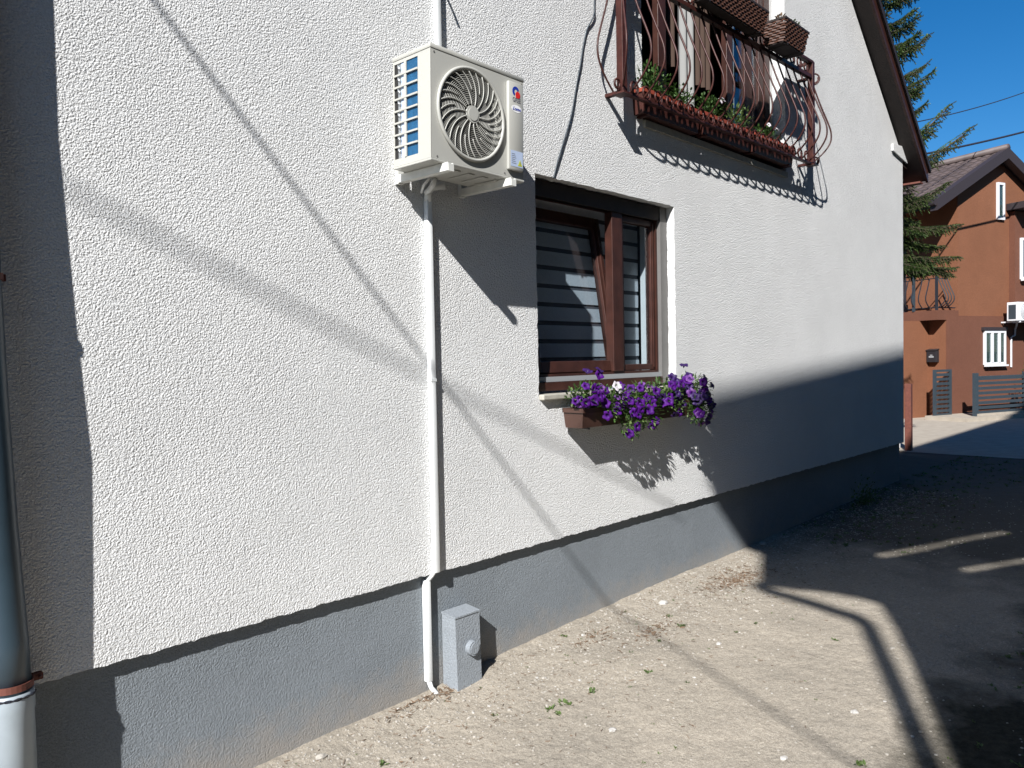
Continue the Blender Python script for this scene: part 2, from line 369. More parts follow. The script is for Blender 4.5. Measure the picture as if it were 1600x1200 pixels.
# the smooth bright faces of the two openings' right-hand jambs, as in the photograph
b = MB(); b.box((XL+.02, .04, -.4), (XR-.03, 8.95, ZB-.012)); b.build('plinth', 'plinth', house)
# inside: dark floor and rear screen keep the rooms closed
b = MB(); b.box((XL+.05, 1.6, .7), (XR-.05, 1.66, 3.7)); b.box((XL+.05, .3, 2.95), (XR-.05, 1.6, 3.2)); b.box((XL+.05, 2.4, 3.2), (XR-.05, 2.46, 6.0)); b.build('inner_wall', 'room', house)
# inner leaf of the gable wall, butted behind the render
def ring(x0, x1, z0, z1, X0, X1, Z0, Z1, y0, y1, mb):
    mb.box((X0, y0, Z0), (x0, y1, Z1)); mb.box((x1, y0, Z0), (X1, y1, Z1)); mb.box((x0, y0, z1), (x1, y1, Z1)); mb.box((x0, y0, Z0), (x1, y1, z0))
b = MB(); ring(WIN[0]+.02, WIN[1]-.02, WIN[2]-.03, WIN[3]-.02, 2.6, 5.6, .75, 3.0, .16, .28, b); ring(DOOR[0]+.02, DOOR[1]-.02, DOOR[2]-.03, DOOR[3]-.02, 3.8, 7.5, 3.201, 5.6, .16, .28, b); b.build('inner_leaf', 'smooth_white', house)

# roof: two slopes with verge board, soffit, gutter
rf = MB()
for sgn in (1, -1):
    xr = 5.165
    def rp(x, up=0): return verge(x)+up
    ex = XR+.34 if sgn > 0 else XL-.34
    ez = verge(5.165)-.826*abs(ex-xr)
    pk = verge(5.165)
    pts = [(xr, -.15, pk+.035), (ex, -.15, ez+.035), (ex, -.15, ez+.20), (xr, -.15, pk+.20)]
    if sgn < 0: pts = pts[::-1]
    rf.prism(pts, (0, 9.3, 0))
roof_o = rf.build('roof', 'brown_dk', house)
b = MB()
b.prism([(5.165, -.178, verge(5.165)+.03), (10.285, -.178, verge(5.165)-.826*5.12+.03), (10.285, -.178, verge(5.165)-.826*5.12+.185), (5.165, -.178, verge(5.165)+.185)], (0, .026, 0))
b.build('barge_board', 'brown', roof_o)
b = MB()
b.prism([(5.165, -.205, verge(5.165)+.15), (10.30, -.205, verge(5.165)-.826*5.135+.15), (10.30, -.205, verge(5.165)-.826*5.135+.22), (5.165, -.205, verge(5.165)+.22)], (0, .025, 0))
b.build('verge_trim', 'brown_dk', roof_o)
b = MB(); b.box((10.17, -.12, 3.70), (10.29, 9.0, 3.72)); gp = [(10.34+.055*cos(a), 0, 3.80+.055*sin(a)) for a in [pi+pi*i/8 for i in range(9)]]
b.prism([(x, -.13, z) for x, y, z in gp], (0, 9.1, 0)); b.build('gutter', 'rust', roof_o)
# closed eaves box: its plastered end stands on the gable wall and runs past the corner
b = MB(); b.prism([(9.53, -.024, 3.985), (10.24, -.024, 3.895), (10.20, -.024, 3.985), (10.06, -.024, 4.05), (9.86, -.024, 4.09), (9.53, -.024, 4.06)], (0, .022, 0)); b.build('eaves_ledge', 'stucco', house)
b = MB(); b.prism([(9.935, .0, 3.88), (10.22, .0, 3.86), (10.22, .0, 3.93), (9.935, .0, 4.0)], (0, 9, 0)); b.build('soffit_box', 'brown_dk', house)

# ---- ground-floor window
win = MB(); x0, x1, z0, z1 = WIN
YF = .092
ring(x0+.075, x1-.103, z0+.135, z1-.10, x0, x1-.085, z0+.05, z1-.03, YF, YF+.06, win)
win_o = win.build('window', 'brown', house)
for a_, c_ in ((x1-.084, x1-.002), (x0+.002, x0+.05)): b = MB(); b.box((a_, .063, z0+.03), (c_, .12, z1-.002)); b.build('guide_rail', 'alu', win_o)
b = MB(); b.box((x0+.051, .070, z1-.100), (x1-.085, .125, z1-.003)); b.build('shutter_box', 'brown_dk', win_o)
b = MB(); b.box((4.262, YF-.012, z0+.135), (4.376, YF+.05, z1-.10), bev=.004); b.build('mullion', 'brown', win_o)
b = MB(); b.box((x0+.05, .070, z0+.088), (x1-.085, .09, z0+.118)); b.build('drip_strip', 'alu2', win_o)
b = MB(); b.box((x0+.05, .058, z0+.035), (x1-.085, .09, z0+.086)); b.build('lower_rail', 'brown', win_o)
b = MB(); b.box((x0+.004, -.035, z0-.012), (x1-.004, .063, z0+.020), bev=.006); b.build('sill', 'sill', win_o)
# right sash, closed
def sash(x0, x1, z0, z1, y, w, T=None, prof=.0):
    b = MB()
    for (a, c, e, g_) in ((x0, z0, x0+w, z1), (x1-w, z0, x1, z1), (x0+w, z0, x1-w, z0+w), (x0+w, z1-w, x1-w, z1)):
        b.box((a, y, c), (e, y+.05, g_), T, bev=.004)
    k = w*.45                                                  # raised inner moulding
    for (a, c, e, g_) in ((x0+k, z0+k, x0+k+.012, z1-k), (x1-k-.012, z0+k, x1-k, z1-k)):
        b.box((a, y-.008, c), (e, y, g_), T)
    return b
rs = sash(4.377, x1-.104, z0+.137, z1-.102, YF+.012, .042).build('sash', 'brown', win_o)
b = MB(); b.box((4.42, YF+.03, z0+.18), (x1-.147, YF+.034, z1-.155)); b.build('pane', 'glass', win_o)
# left sash tipped inwards about its lower edge
th = radians(8.6); zh = z0+.14; yh = YF+.01
def tilt(p): y, z = p[1]-yh, p[2]-zh; return V((p[0], yh+y*cos(th)+z*sin(th), zh-y*sin(th)+z*cos(th)))
sash(x0+.078, 4.352, z0+.14, z1-.105, yh, .072, tilt).build('sash', 'brown', win_o)['label'] = 'left sash tipped inwards at the top'
b = MB(); b.box((x0+.14, yh+.02, z0+.20), (4.282, yh+.024, z1-.17), tilt); b.build('pane', 'glass', win_o)
b = MB(); b.box((4.340, YF+.070, 2.05), (4.352, YF+.085, 2.09)); b.tube([(4.345, YF+.085, 2.07), (4.345, YF+.088, 2.15)], .006, 6); b.build('handle', 'alu2', win_o)
# striped blinds, each cloth band on its own
def blind(xa, xb, T, y, n, ztop, pitch, h):
    me = None
    for i in range(n):
        zc = ztop-i*pitch
        b = MB(); b.box((xa, y, zc-h), (xb, y+.002, zc), T)
        b.build('blind_band', 'blind', win_o)
blind(x0+.06, 4.872, None, .296, 12, z1-.02, .118, .090)
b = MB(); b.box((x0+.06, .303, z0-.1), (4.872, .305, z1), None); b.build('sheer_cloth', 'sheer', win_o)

# ---- balcony door on the upper floor
X0, X1, Z0, Z1 = DOOR
d = MB(); ring(X0+.01, X1-.14, Z0+.06, Z1-.06, X0, X1-.04, Z0, Z1, .121, .17, d)
door_o = d.build('balcony_door', 'brown', house)
b = MB(); b.box((X1-.24, .128, Z0+.06), (X1-.142, .18, Z1-.06), bev=.004); b.build('stile', 'brown', door_o)
b = MB(); b.box((6.265, .135, Z0+.06), (6.40, .19, Z1-.06), bev=.004); b.build('stile', 'brown', door_o)
b = MB(); b.box((6.455, .21, Z0+.06), (6.505, .23, Z1-.06)); b.build('light_strip', 'curtain_white', door_o)
b = MB(); b.box((5.985, .15, Z0+.06), (6.08, .20, Z1-.06), bev=.004); b.build('stile', 'brown', door_o)
b = MB(); b.box((4.985, .165, Z0+.06), (5.09, .215, Z1-.06), bev=.004); st_ = b.build('stile', 'brown', door_o)
def curtain(xa, xb, y, m, folds=5, za=Z0+.05, zb=Z1-.05, amp=.018):
    b = MB(); n = 44; P = [(xa+(xb-xa)*i/n, y+amp*sin(i/n*folds*2*pi)) for i in range(n+1)]
    b.add([(x, yy, za) for x, yy in P]+[(x, yy, zb) for x, yy in P], [(i, i+1, n+2+i, n+1+i) for i in range(n)]); return b.build('curtain', m, door_o, smooth=True)
curtain(6.085, 6.26, .24, 'curtain_white', 3)
curtain(5.44, 5.66, .27, 'curtain_white', 2)
curtain(5.11, 5.42, .30, 'curtain_brown', 4, za=3.95)
curtain(5.72, 5.97, .30, 'curtain_brown', 3, za=3.9)
b = MB(); b.box((6.09, .150, Z0+.1), (6.26, .155, Z1-.1)); b.build('pane', 'glass', door_o)
b = MB(); b.box((6.40, .150, Z0+.1), (6.508, .155, Z1-.1)); b.build('pane', 'glass', door_o)
b = MB(); b.box((X0+.003, -.02, Z0-.05), (X1-.003, .12, Z0-.004)); b.build('threshold', 'sill', door_o)

# ------------------------------------------------------------------ air conditioner
ac = thing('air_conditioner', 'cream air conditioner unit with round fan grille bracketed to the white wall above the window', 'air conditioner', (2.3258, -.08, 2.606))
W_, D_, H_ = .6066, .2645, .5039
t1, t2 = .01509, -.00729
def AT(l): return V((2.3258+cos(t1)*l[0]+sin(t1)*l[2], -.08+l[1]+t2*l[2], 2.606-sin(t1)*l[0]+cos(t1)*l[2]-t2*l[1]))
CX, CZ, CR = .2455, .2405, .2085
b = MB()
circ = [(CX+CR*cos(2*pi*i/72), CZ+CR*sin(2*pi*i/72)) for i in range(72)]
vv, ff = holes_face([(0, 0), (W_, 0), (W_, H_-.022), (0, H_-.022)], [circ], -D_); b.add([AT(p) for p in vv], ff)
n = 72; b.add([AT((x, -D_, z)) for x, z in circ]+[AT((x, -D_+.05, z)) for x, z in circ], [(i, (i+1) % n, n+(i+1) % n, n+i) for i in range(n)])
# left side panel as a frame round the coil opening
sy0, sy1, sz0, sz1 = -.1775, -.010, .033, .468
for a, c in (((0, -D_, 0), (.003, sy0, H_-.022)), ((0, sy1, 0), (.003, 0, H_-.022)), ((0, sy0, 0), (.003, sy1, sz0)), ((0, sy0, sz1), (.003, sy1, H_-.022))): b.box(a, c, AT)
b.box((W_-.003, -D_+.001, 0), (W_, 0, H_-.022), AT); b.box((.003, -D_+.001, 0), (W_-.003, -.001, .004), AT); b.box((.003, -.004, .004), (W_-.003, -.001, H_-.022), AT)
body = b.build('body', 'ac', ac)
b = MB(); b.box((-.004, -D_-.004, H_-.021), (W_+.004, .004, H_), AT, bev=.005); b.build('lid', 'ac', ac, auto=40)
b = MB(); b.box((-.003, -D_-.003, -.012), (W_+.003, -.001, -.001), AT, bev=.003)
for k in range(5): b.box((.10+.09*k, -D_+.05, -.018), (.14+.09*k, -.06, -.0125), AT, bev=.004)
b.build('base_pan', 'ac', ac)
b = MB(); b.box((.006, -.1765+.0, .02), (.028, -.012, .48), AT); b.build('coil', 'coil', ac)
b = MB()
for k in range(46):
    pass
b.box((.0045, -.177, .030), (.0058, -.098, .470), AT); fins = b.build('coil_fins', 'blue', ac)
b = MB()
for k in range(0):
    zc = .06+.054*k
    b.tube([AT((.0035+.0, -.05, zc)), AT((-.001, -.035, zc+.012)), AT((.0035, -.02, zc+.022))], .006, 6)
    b.tube([AT((.004, -.088, zc)), AT((.001, -.066, zc+.006)), AT((.004, -.06, zc+.024))], .005, 6)
for k in range(8):
    zc = .06+.054*k
    b = MB(); b.tube([AT((.0040, -.054, zc)), AT((.0005, -.042, zc+.010)), AT((.0040, -.034, zc+.024))], .006, 6); b.build('coil_bend', 'coil', fins, smooth=True)
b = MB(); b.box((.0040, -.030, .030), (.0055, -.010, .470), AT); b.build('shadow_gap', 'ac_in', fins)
b = MB(); b.box((.0046, -.097, .030), (.0056, -.055, .470), AT); b.build('film_edge', 'label', fins)
# grille: one vertical bar, seven horizontals, each bar a piece
b = MB(); b.box((-.004, -.0985, sz0), (.003, -.0835, sz1), AT, bev=.001); b.build('grille_bar', 'ac', ac)
for k in range(1, 8):
    zc = sz0+(sz1-sz0)*k/8
    b = MB(); b.box((-.0055, sy0, zc-.0045), (.0015, sy1, zc+.0045), AT, bev=.001); b.build('grille_bar', 'ac', ac)
# fan behind the guard
b = MB(); nn = 48
b.add([AT((CX+.225*cos(2*pi*i/nn), -D_+.051, CZ+.225*sin(2*pi*i/nn))) for i in range(nn)]+[AT((CX+.21*cos(2*pi*i/nn), -D_+.16, CZ+.21*sin(2*pi*i/nn))) for i in range(nn)],
      [(i, (i+1) % nn, nn+(i+1) % nn, nn+i) for i in range(nn)]+[tuple(range(nn, 2*nn))]); b.build('fan_shroud', 'ac_in', ac)
fan = MB(); fan.tube([AT((CX, -D_+.05, CZ)), AT((CX, -D_+.12, CZ))], .045, 20)
for k in range(3):
    a0 = 2*pi*k/3+.4; grid = []
    for i in range(9):
        rr = .045+.150*i/8
        for j in range(7):
            a = a0+(j/6-.5)*(1.25+.25*sin(i/8*pi))+.35*i/8
            grid.append(AT((CX+rr*cos(a), -D_+.06+.045*j/6, CZ+rr*sin(a))))
    fan.add(grid, [(i*7+j, i*7+j+1, (i+1)*7+j+1, (i+1)*7+j) for i in range(8) for j in range(6)])
fan.build('fan', 'ac_blade', ac)
b = MB(); b.tube([AT((CX+CR*cos(2*pi*i/64), -D_-.008, CZ+CR*sin(2*pi*i/64))) for i in range(64)], .0085, 8, closed=True)
guard = b.build('fan_guard', 'ac', ac, smooth=True)
b = MB()
for k in range(18):
    rr = .052+.0085*k; ns = 56
    b.tube([AT((CX+rr*cos(2*pi*i/ns), -D_-.004-.004*(1-k/17), CZ+rr*sin(2*pi*i/ns))) for i in range(ns)], .0014, 4, closed=True)
b.build('guard_rings', 'ac', guard, smooth=True)
for k in range(28):
    long_ = k % 2 == 0; ra = .040 if long_ else .112; path = []
    for i in range(13):
        s_ = i/12; rr = ra+(CR-.006-ra)*s_; q = (rr-.04)/(CR-.04)
        a = 2*pi*k/28-.12+.50*q**1.5; path.append(AT((CX+rr*cos(a), -D_-.0085-.004*(1-q), CZ+rr*sin(a))))
    b = MB(); b.tube(path, [.0028 if long_ else .0025]*13, 5); b.build('guard_vane', 'ac', guard, smooth=True)
b = MB(); pts = [(CX+.040*cos(2*pi*i/32), -D_-.006, CZ+.040*sin(2*pi*i/32)) for i in range(32)]; b.prism(pts[::-1], (0, -.010, 0), AT); b.build('guard_hub', 'ac', guard)
b = MB(); pts = [(CX+.030*cos(2*pi*i/32), -D_-.0161, CZ+.030*sin(2*pi*i/32)) for i in range(32)]; b.prism(pts[::-1], (0, -.0025, 0), AT); b.build('hub_cap', 'ac', guard)
# raised service panel with badge, wordmark, labels
b = MB(); b.box((.480, -D_-.022, .030), (.588, -D_+.0, .460), AT, bev=.009); panel = b.build('service_panel', 'ac', ac, auto=40)
YP = -D_-.0222
def disc(cx, cz, r1, r0=0, a0=0, a1=2*pi, y=YP, n=28, th=.0006):
    P = [(cx+r1*cos(a0+(a1-a0)*i/n), y, cz+r1*sin(a0+(a1-a0)*i/n)) for i in range(n+1)]
    if r0: P += [(cx+r0*cos(a1-(a1-a0)*i/n), y, cz+r0*sin(a1-(a1-a0)*i/n)) for i in range(n+1)]
    elif a1-a0 > 6.2: P = P[:-1]
    return MB().prism(P[::-1], (0, -th, 0), AT)
disc(.529, .413, .0245, .0105, radians(20), radians(245)).build('badge_arc', 'logo_blue', panel)
b = MB(); P = [(.543+.0165*cos(a), YP-.0008, .399+.0165*sin(a)) for a in [radians(x) for x in range(-90, 181, 18)]]+[(.529, YP-.0008, .383), (.543, YP-.0008, .3825)]; b.prism(P[::-1], (0, -.0006, 0), AT); b.build('badge_square', 'logo_red', panel)
def text(body, size, x, z, m, parent, y=YP, name='wordmark', T=AT, xscale=1., shear=0):
    c = bpy.data.curves.new('t', 'FONT'); c.body = body; c.size = size; c.align_x = 'CENTER'; c.extrude = .0003; c.offset = size*.012; c.shear = shear
    o = bpy.data.objects.new('t', c); COL.objects.link(o); bpy.context.view_layer.update()
    me0 = bpy.data.meshes.new_from_object(o.evaluated_get(bpy.context.evaluated_depsgraph_get()))
    b = MB(); b.add([T((x+v.co.x*xscale, y-.0006-v.co.z, z+v.co.y)) for v in me0.vertices], [tuple(p.vertices) for p in me0.polygons])
    bpy.data.objects.remove(o); return b.build(name, m, parent)
text('GREE', .031, .534, .362, 'logo_grey', panel, xscale=.80)
b = MB(); P = [(.534+.036*cos(a), YP, .330+.018*sin(a)) for a in [2*pi*i/24 for i in range(24)]]; b.prism(P[::-1], (0, -.0005, 0), AT); stk = b.build('oval_sticker', 'logo_white', panel)
text('Lomo', .024, .534, .322, 'logo_blue', panel, YP-.0006, 'script_mark', shear=.4)
b = MB(); b.box((.492, YP-.0006, .048), (.578, YP, .125), AT); b.build('data_label', 'label', panel)
b = MB()
for k in range(6): b.box((.497, YP-.0010, .062+.009*k), (.530-.004*(k % 3), YP-.0007, .0645+.009*k), AT)
b.build('label_print', 'logo_grey', panel)
b = MB(); b.prism([(.541, YP-.0009, .055), (.573, YP-.0009, .055), (.557, YP-.0009, .086)], (0, -.0004, 0), AT); b.build('warning_triangle', 'warn', panel)
text('!', .022, .557, .060, 'logo_grey', panel, YP-.0010, 'warning_mark')
for x, z in ((.035, .012), (.47, .012), (.02, .47), (W_-.012, .47)):
    disc(x, z, .004, y=-D_-.0003, n=10, th=.002).build('screw', 'alu', body)
# brackets and wall rails
for xb in (.085, .495):
    b = MB()
    w = .034
    b.box((xb-w/2, -.300, -.050), (xb+w/2, .055, -.046), AT); b.box((xb-w/2, -.300, -.046), (xb-w/2+.004, .055, -.014), AT); b.box((xb+w/2-.004, -.300, -.046), (xb+w/2, .055, -.014), AT)
    b.box((xb-w/2, -.303, -.052), (xb+w/2, -.300, -.020), AT)
    b.box((xb-w/2, .052, -.055), (xb+w/2, .076, .33), AT)
    br = b.build('bracket', 'galv', ac)
    for yy in (-.235, -.05):
        b = MB(); b.tube([AT((xb, yy, -.046)), AT((xb, yy, -.012))], .016, 12); b.build('rubber_mount', 'black_metal', br)
b = MB(); b.tube([AT(p) for p in ((.235, -.02, -.01), (.240, .0, -.045), (.235, .02, -.065), (.232, .045, -.072))], .014, 8); b.tube([AT(p) for p in ((.205, -.03, -.01), (.19, .01, -.05), (.21, .05, -.075))], .007, 8); b.build('refrigerant_pipe', 'pvc', ac, smooth=True)

# white trunking below and above the unit
ct = thing('cable_trunking', 'white plastic trunking running down the wall from the air conditioner past the plinth', 'trunking', (2.60, 0, 0))
def slab_path(mb, pts, w, y0, y1):
    """flat duct following (x, z) points on the wall, width w, from y0 to y1"""
    for (xa, za), (xb, zb) in zip(pts, pts[1:]):
        t = V((xb-xa, zb-za)).normalized(); n = V((-t.y, t.x))*w/2
        mb.prism([(xa+n.x, y0, za+n.y), (xa-n.x, y0, za-n.y), (xb-n.x, y0, zb-n.y), (xb+n.x, y0, zb+n.y)], (0, y1-y0, 0))
b = MB(); b.box((2.567, -.034, .640), (2.600, -.002, 2.50), bev=.005); b.build('upper_duct', 'pvc', ct, auto=40)
b = MB(); b.box((2.5655, -.036, 1.60), (2.6015, -.001, 1.615)); b.build('joint', 'pvc', ct)
b = MB(); b.tube([(2.583, -.018, 2.49), (2.585, -.02, 2.535), (2.605, -.03, 2.565), (2.66, -.06, 2.575)], .019, 10); b.build('elbow', 'pvc', ct, smooth=True)
b = MB(); b.tube([(2.580, -.010, .650), (2.572, .005, .622), (2.556, .016, .600)], .0135, 8); b.build('offset_bend', 'pvc', ct, smooth=True)
b = MB(); b.box((2.534, .003, .085), (2.566, .038, .602), bev=.005); b.build('lower_duct', 'pvc', ct, auto=40)
b = MB(); b.tube([(2.550, .018, .09), (2.556, .008, .055), (2.585, -.015, .010), (2.598, -.03, -.03)], .0125, 8); b.build('pipe_end', 'pvc', ct, smooth=True)
t = MB(); t.box((2.662, -.030, 3.02), (2.692, -.002, 4.9), bev=.004)
up = t.build('trunking', 'pvc', auto=40); tag(up, 'white trunking on the wall above the air conditioner, running up out of the picture', 'trunking')
b = MB(); b.tube([(2.72, -.001, 3.60), (2.71, -.045, 3.56), (2.722, -.055, 3.52)], .006, 6); hk = tag(b.build('wall_hook', 'galv'), 'small metal hook in the wall beside the upper trunking', 'hook')

# meter box against the plinth
mb_ = thing('meter_box', 'grey painted box with a round knob standing against the plinth beside the trunking', 'utility box', (2.70, 0, 0))
b = MB()
pts = [(2.662, .035, -.06), (2.662, -.078, -.06), (2.662, -.066, .392), (2.662, .035, .402)]
b.prism(pts, (.170, 0, 0)); b.build('box', 'meter', mb_)
b = MB(); b.prism([(2.659, -.070, .392), (2.659, .037, .4025), (2.659, .037, .411), (2.659, -.070, .400)], (.176, 0, 0)); b.build('lid', 'meter', mb_)
b = MB(); b.tube([(2.762, -.066, .222), (2.762, -.100, .222)], .038, 24); kb = b.build('knob', 'meter', mb_, auto=40)
b = MB(); b.tube([(2.762, -.100, .222), (2.762, -.104, .222)], .029, 24); b.build('knob_face', 'meter', kb, auto=40)

# downpipe at the left edge
dp = thing('downpipe', 'slate blue rainwater downpipe with white lower section at the left edge of the wall', 'downpipe', (.69, -.07, 0))
b = MB(); b.tube([(.657, -.064, 4.6), (.657, -.064, 2.7), (.664, -.078, 2.05), (.668, -.092, 1.62), (.684, -.080, 1.2), (.706, -.064, .82), (.711, -.064, .64)], .0605, 28)
b.build('upper_pipe', 'pipe_blue', dp, smooth=True)
b = MB(); b.tube([(.712, -.064, .655), (.712, -.064, .64), (.712, -.064, .595), (.713, -.064, .585), (.714, -.064, -.05)], [.066, .0665, .0665, .063, .063], 28); lp = b.build('lower_pipe', 'pipe_white', dp, smooth=True)
def clamp(x, y, z, rr, lug=.035):
    name = 'clamp'
    b = MB(); nn = 28
    ring_ = lambda r_, zz: [(x+r_*cos(2*pi*i/nn), y+r_*sin(2*pi*i/nn), zz) for i in range(nn)]
    b.add(ring_(rr, z)+ring_(rr+.004, z)+ring_(rr+.004, z+.022)+ring_(rr, z+.022), [(k*nn+i, k*nn+(i+1) % nn, ((k+1) % 4)*nn+(i+1) % nn, ((k+1) % 4)*nn+i) for k in range(4) for i in range(nn)])
    b.box((x+rr*.8, y+.005, z), (x+rr+lug, y+.012, z+.022)); b.box((x+rr*.8, y+.02, z), (x+rr+lug, y+.027, z+.022))
    b.tube([(x+rr+lug-.010, y-.012, z+.011), (x+rr+lug-.010, y+.045, z+.011)], .006, 8)
    b.tube([(x, y+rr, z+.011), (x, .0, z+.011)], .006, 8)
    return b.build(name, 'rust', dp)
clamp(.711, -.064, .665, .0615); clamp(.6645, -.080, 1.985, .0615, .014)
b = MB()
for k in range(2):
    b.tube([(.712+(.0675+.002*sin(i*1.2+k*3))*cos(2*pi*i/40), -.064+(.0675+.002*sin(i*1.2+k*3))*sin(2*pi*i/40), .638+.004*sin(i*1.2+k*3)-.006*sin(2*pi*i/40)) for i in range(40)], .0022, 5, closed=True)
b.build('twisted_wire', 'wire', dp)
# thin cable stapled to the wall
def crv(pts, n=8):
    P = [V(p) for p in pts]; o = []
    for i in range(len(P)-1):
        a = P[max(i-1, 0)]; b_ = P[i]; c = P[i+1]; d_ = P[min(i+2, len(P)-1)]
        for k in range(n):
            t = k/n; o.append(.5*((2*b_)+(c-a)*t+(2*a-5*b_+4*c-d_)*t*t+(3*b_-a-3*c+d_)*t**3))
    return o+[P[-1]]
b = MB(); b.tube(crv([(4.02, -.004, 4.6), (3.992, -.007, 3.93), (3.975, -.012, 3.82), (3.915, -.006, 3.72), (3.872, -.006, 3.60), (3.838, -.010, 3.49), (3.80, -.008, 3.36), (3.74, -.010, 3.16), (3.655, -.010, 2.97), (3.60, -.010, 2.85), (3.572, -.004, 2.76)]), .0042, 6)
tag(b.build('thin_cable', 'anth', smooth=True), 'thin loose cable hanging down the white wall to the top corner of the window', 'cable')

# ------------------------------------------------------------------ petunias under the window
rng = random.Random(3)
def leaf_quad(mb, c, d, up, L_, w):
    s_ = d.cross(up).normalized(); n = s_.cross(d).normalized()
    mb.add([c, c+d*L_*.35+s_*w*.5+n*L_*.06, c+d*L_*.75+s_*w*.4+n*L_*.04, c+d*L_-n*L_*.05, c+d*L_*.75-s_*w*.4+n*L_*.04, c+d*L_*.35-s_*w*.5+n*L_*.06, c+d*L_*.5-n*L_*.02],
           [(0, 1, 6), (1, 2, 6), (2, 3, 6), (3, 4, 6), (4, 5, 6), (5, 0, 6)])
def flower_mesh(name, m, R_=.030, seedv=0):
    """five fused wavy lobes opening from a short tube, pale star and yellow throat"""
    b = MB(); n = 20; rg = random.Random(seedv); ph = rg.random()*6
    rings = [(.002, -.022), (.006, -.012), (.35*R_, -.001), (.75*R_, .004), (R_, .000)]
    for k, (rr, h) in enumerate(rings):
        for i in range(n):
            a = 2*pi*i/n; lobe = 1+.13*cos(5*a)*(k >= 3); wav = .004*sin(5*a+ph)*(k == 4)+.003*sin(3*a+ph*2)*(k >= 3)
            b.v.append((rr*lobe*cos(a), rr*lobe*sin(a), h+wav))
    for k in range(4):
        for i in range(n):
            b.f.append((k*n+i, k*n+(i+1) % n, (k+1)*n+(i+1) % n, (k+1)*n+i)); b.mi.append(1 if k == 1 else 0)
    me = bpy.data.meshes.new(name); me.from_pydata(b.v, [], b.f)
    me.materials.append(MT[m]); me.materials.append(MT['petal_dk'] if m != 'petal_pale' else MT['leaf_y'])
    me.polygons.foreach_set('material_index', b.mi); me.polygons.foreach_set('use_smooth', [True]*len(b.f)); me.update(); return me
FM = {k: [flower_mesh('flower', k, .029+.002*j, j) for j in range(2)] for k in ('petal', 'petal_dk', 'petal_wh', 'petal_pale')}
def place_flower(parent, c, d, kind, sc=1.):
    o = bpy.data.objects.new('flower', rng.choice(FM[kind])); COL.objects.link(o); o.parent = parent
    o.location = V(c)-ORG[parent.name]; o.rotation_mode = 'QUATERNION'
    o.rotation_quaternion = V(d).to_track_quat('Z', 'Y') @ Matrix.Rotation(rng.random()*6.28, 3, 'Z').to_quaternion(); o.scale = (sc,)*3
    return o
def petunia(label, cx, cy, cz, blobs, nflower, kinds, nleaf, extra=()):
    """blobs: (centre, radii) ellipsoids that the shoots fill"""
    t_ = thing('petunia_plant', label, 'flowering plant', (cx, cy, cz), 'petunias in the troughs under the window')
    fo = MB(); st = MB(); fo2 = MB()
    tot = sum(b_[2] for b_ in blobs)
    for c, rad, wgt in blobs:
        c = V(c)
        for i in range(int(nleaf*wgt/tot)):
            q = V((rng.gauss(0, 1), rng.gauss(0, 1), rng.gauss(0, 1))).normalized()*rng.random()**.45
            p = c+V((q.x*rad[0], q.y*rad[1], q.z*rad[2]))
            if p.y > -.012: p.y = -.012-rng.random()*.02
            dd = (q+V((rng.uniform(-.7, .7), rng.uniform(-1, .3), rng.uniform(-.6, .8)))).normalized()
            leaf_quad(fo2 if rng.random() < .35 else fo, p, dd, V((0, 0, 1)), rng.uniform(.022, .042), rng.uniform(.010, .018))
            if i % 9 == 0: st.tube([V((cx+rng.uniform(-.1, .1), cy, cz)), (p+V((cx, cy, cz)))/2+V((0, -.02, .03)), p], .0022, 4)
    stuff(fo.build('leaves', 'leaf', t_)); stuff(fo2.build('pale_leaves', 'leaf_y', t_)); st.build('stems', 'leaf', t_)
    for c, rad, wgt in blobs:
        c = V(c)
        for i in range(int(round(nflower*wgt/tot))):
            q = V((rng.gauss(-.2, 1), -abs(rng.gauss(.5, .8)), rng.gauss(.15, 1))).normalized()*rng.uniform(.85, 1.1)
            p = c+V((q.x*rad[0], q.y*rad[1], q.z*rad[2]))
            dd = (V((q.x*.6-.35, q.y-.55, q.z*.6+.2))+V((rng.uniform(-.4, .4), rng.uniform(-.3, .3), rng.uniform(-.4, .4)))).normalized()
            place_flower(t_, p, dd, rng.choice(kinds), rng.uniform(.8, 1.12))
    for p, dd, kd in extra: place_flower(t_, p, V(dd).normalized(), kd)
    return t_
def trough(xa, xb, label, ya=-.022, yb=-.172, zt=1.405, zb=1.292, m='pot_brown', grp='brown troughs hanging under the window', nm='flower_trough', tp=.02):
    t_ = thing(nm, label, 'flower trough', ((xa+xb)/2, ya, zb), grp); k = .016
    b = MB(); A = [(xa, ya, zt), (xb, ya, zt), (xb, yb, zt), (xa, yb, zt)]; B = [(xa+k, ya-.004, zb), (xb-k, ya-.004, zb), (xb-k, yb+tp, zb), (xa+k, yb+tp, zb)]
    b.add(A+B, [(0, 4, 5, 1), (1, 5, 6, 2), (2, 6, 7, 3), (3, 7, 4, 0), (4, 7, 6, 5)]); b.build('box', 'terracotta_shaded' if m == 'terracotta' else m, t_)
    b = MB(); e = .007
    for a_, c_ in (((xa-e, ya, zt-.022), (xb+e, ya-.004, zt+.004)), ((xa-e, yb-e, zt-.022), (xb+e, yb+.002, zt+.004)), ((xa-e, yb, zt-.022), (xa+.003, ya, zt+.003)), ((xb-.003, yb, zt-.022), (xb+e, ya, zt+.003))): b.box(a_, c_)
    b.build('rim', m, t_)
    b = MB(); b.box((xa+.004, yb+.004, zt-.025), (xb-.004, ya-.004, zt-.012)); b.build('soil', 'soil', t_)
    return t_
tr1 = trough(3.60, 4.27, 'brown plastic flower trough under the left part of the window')
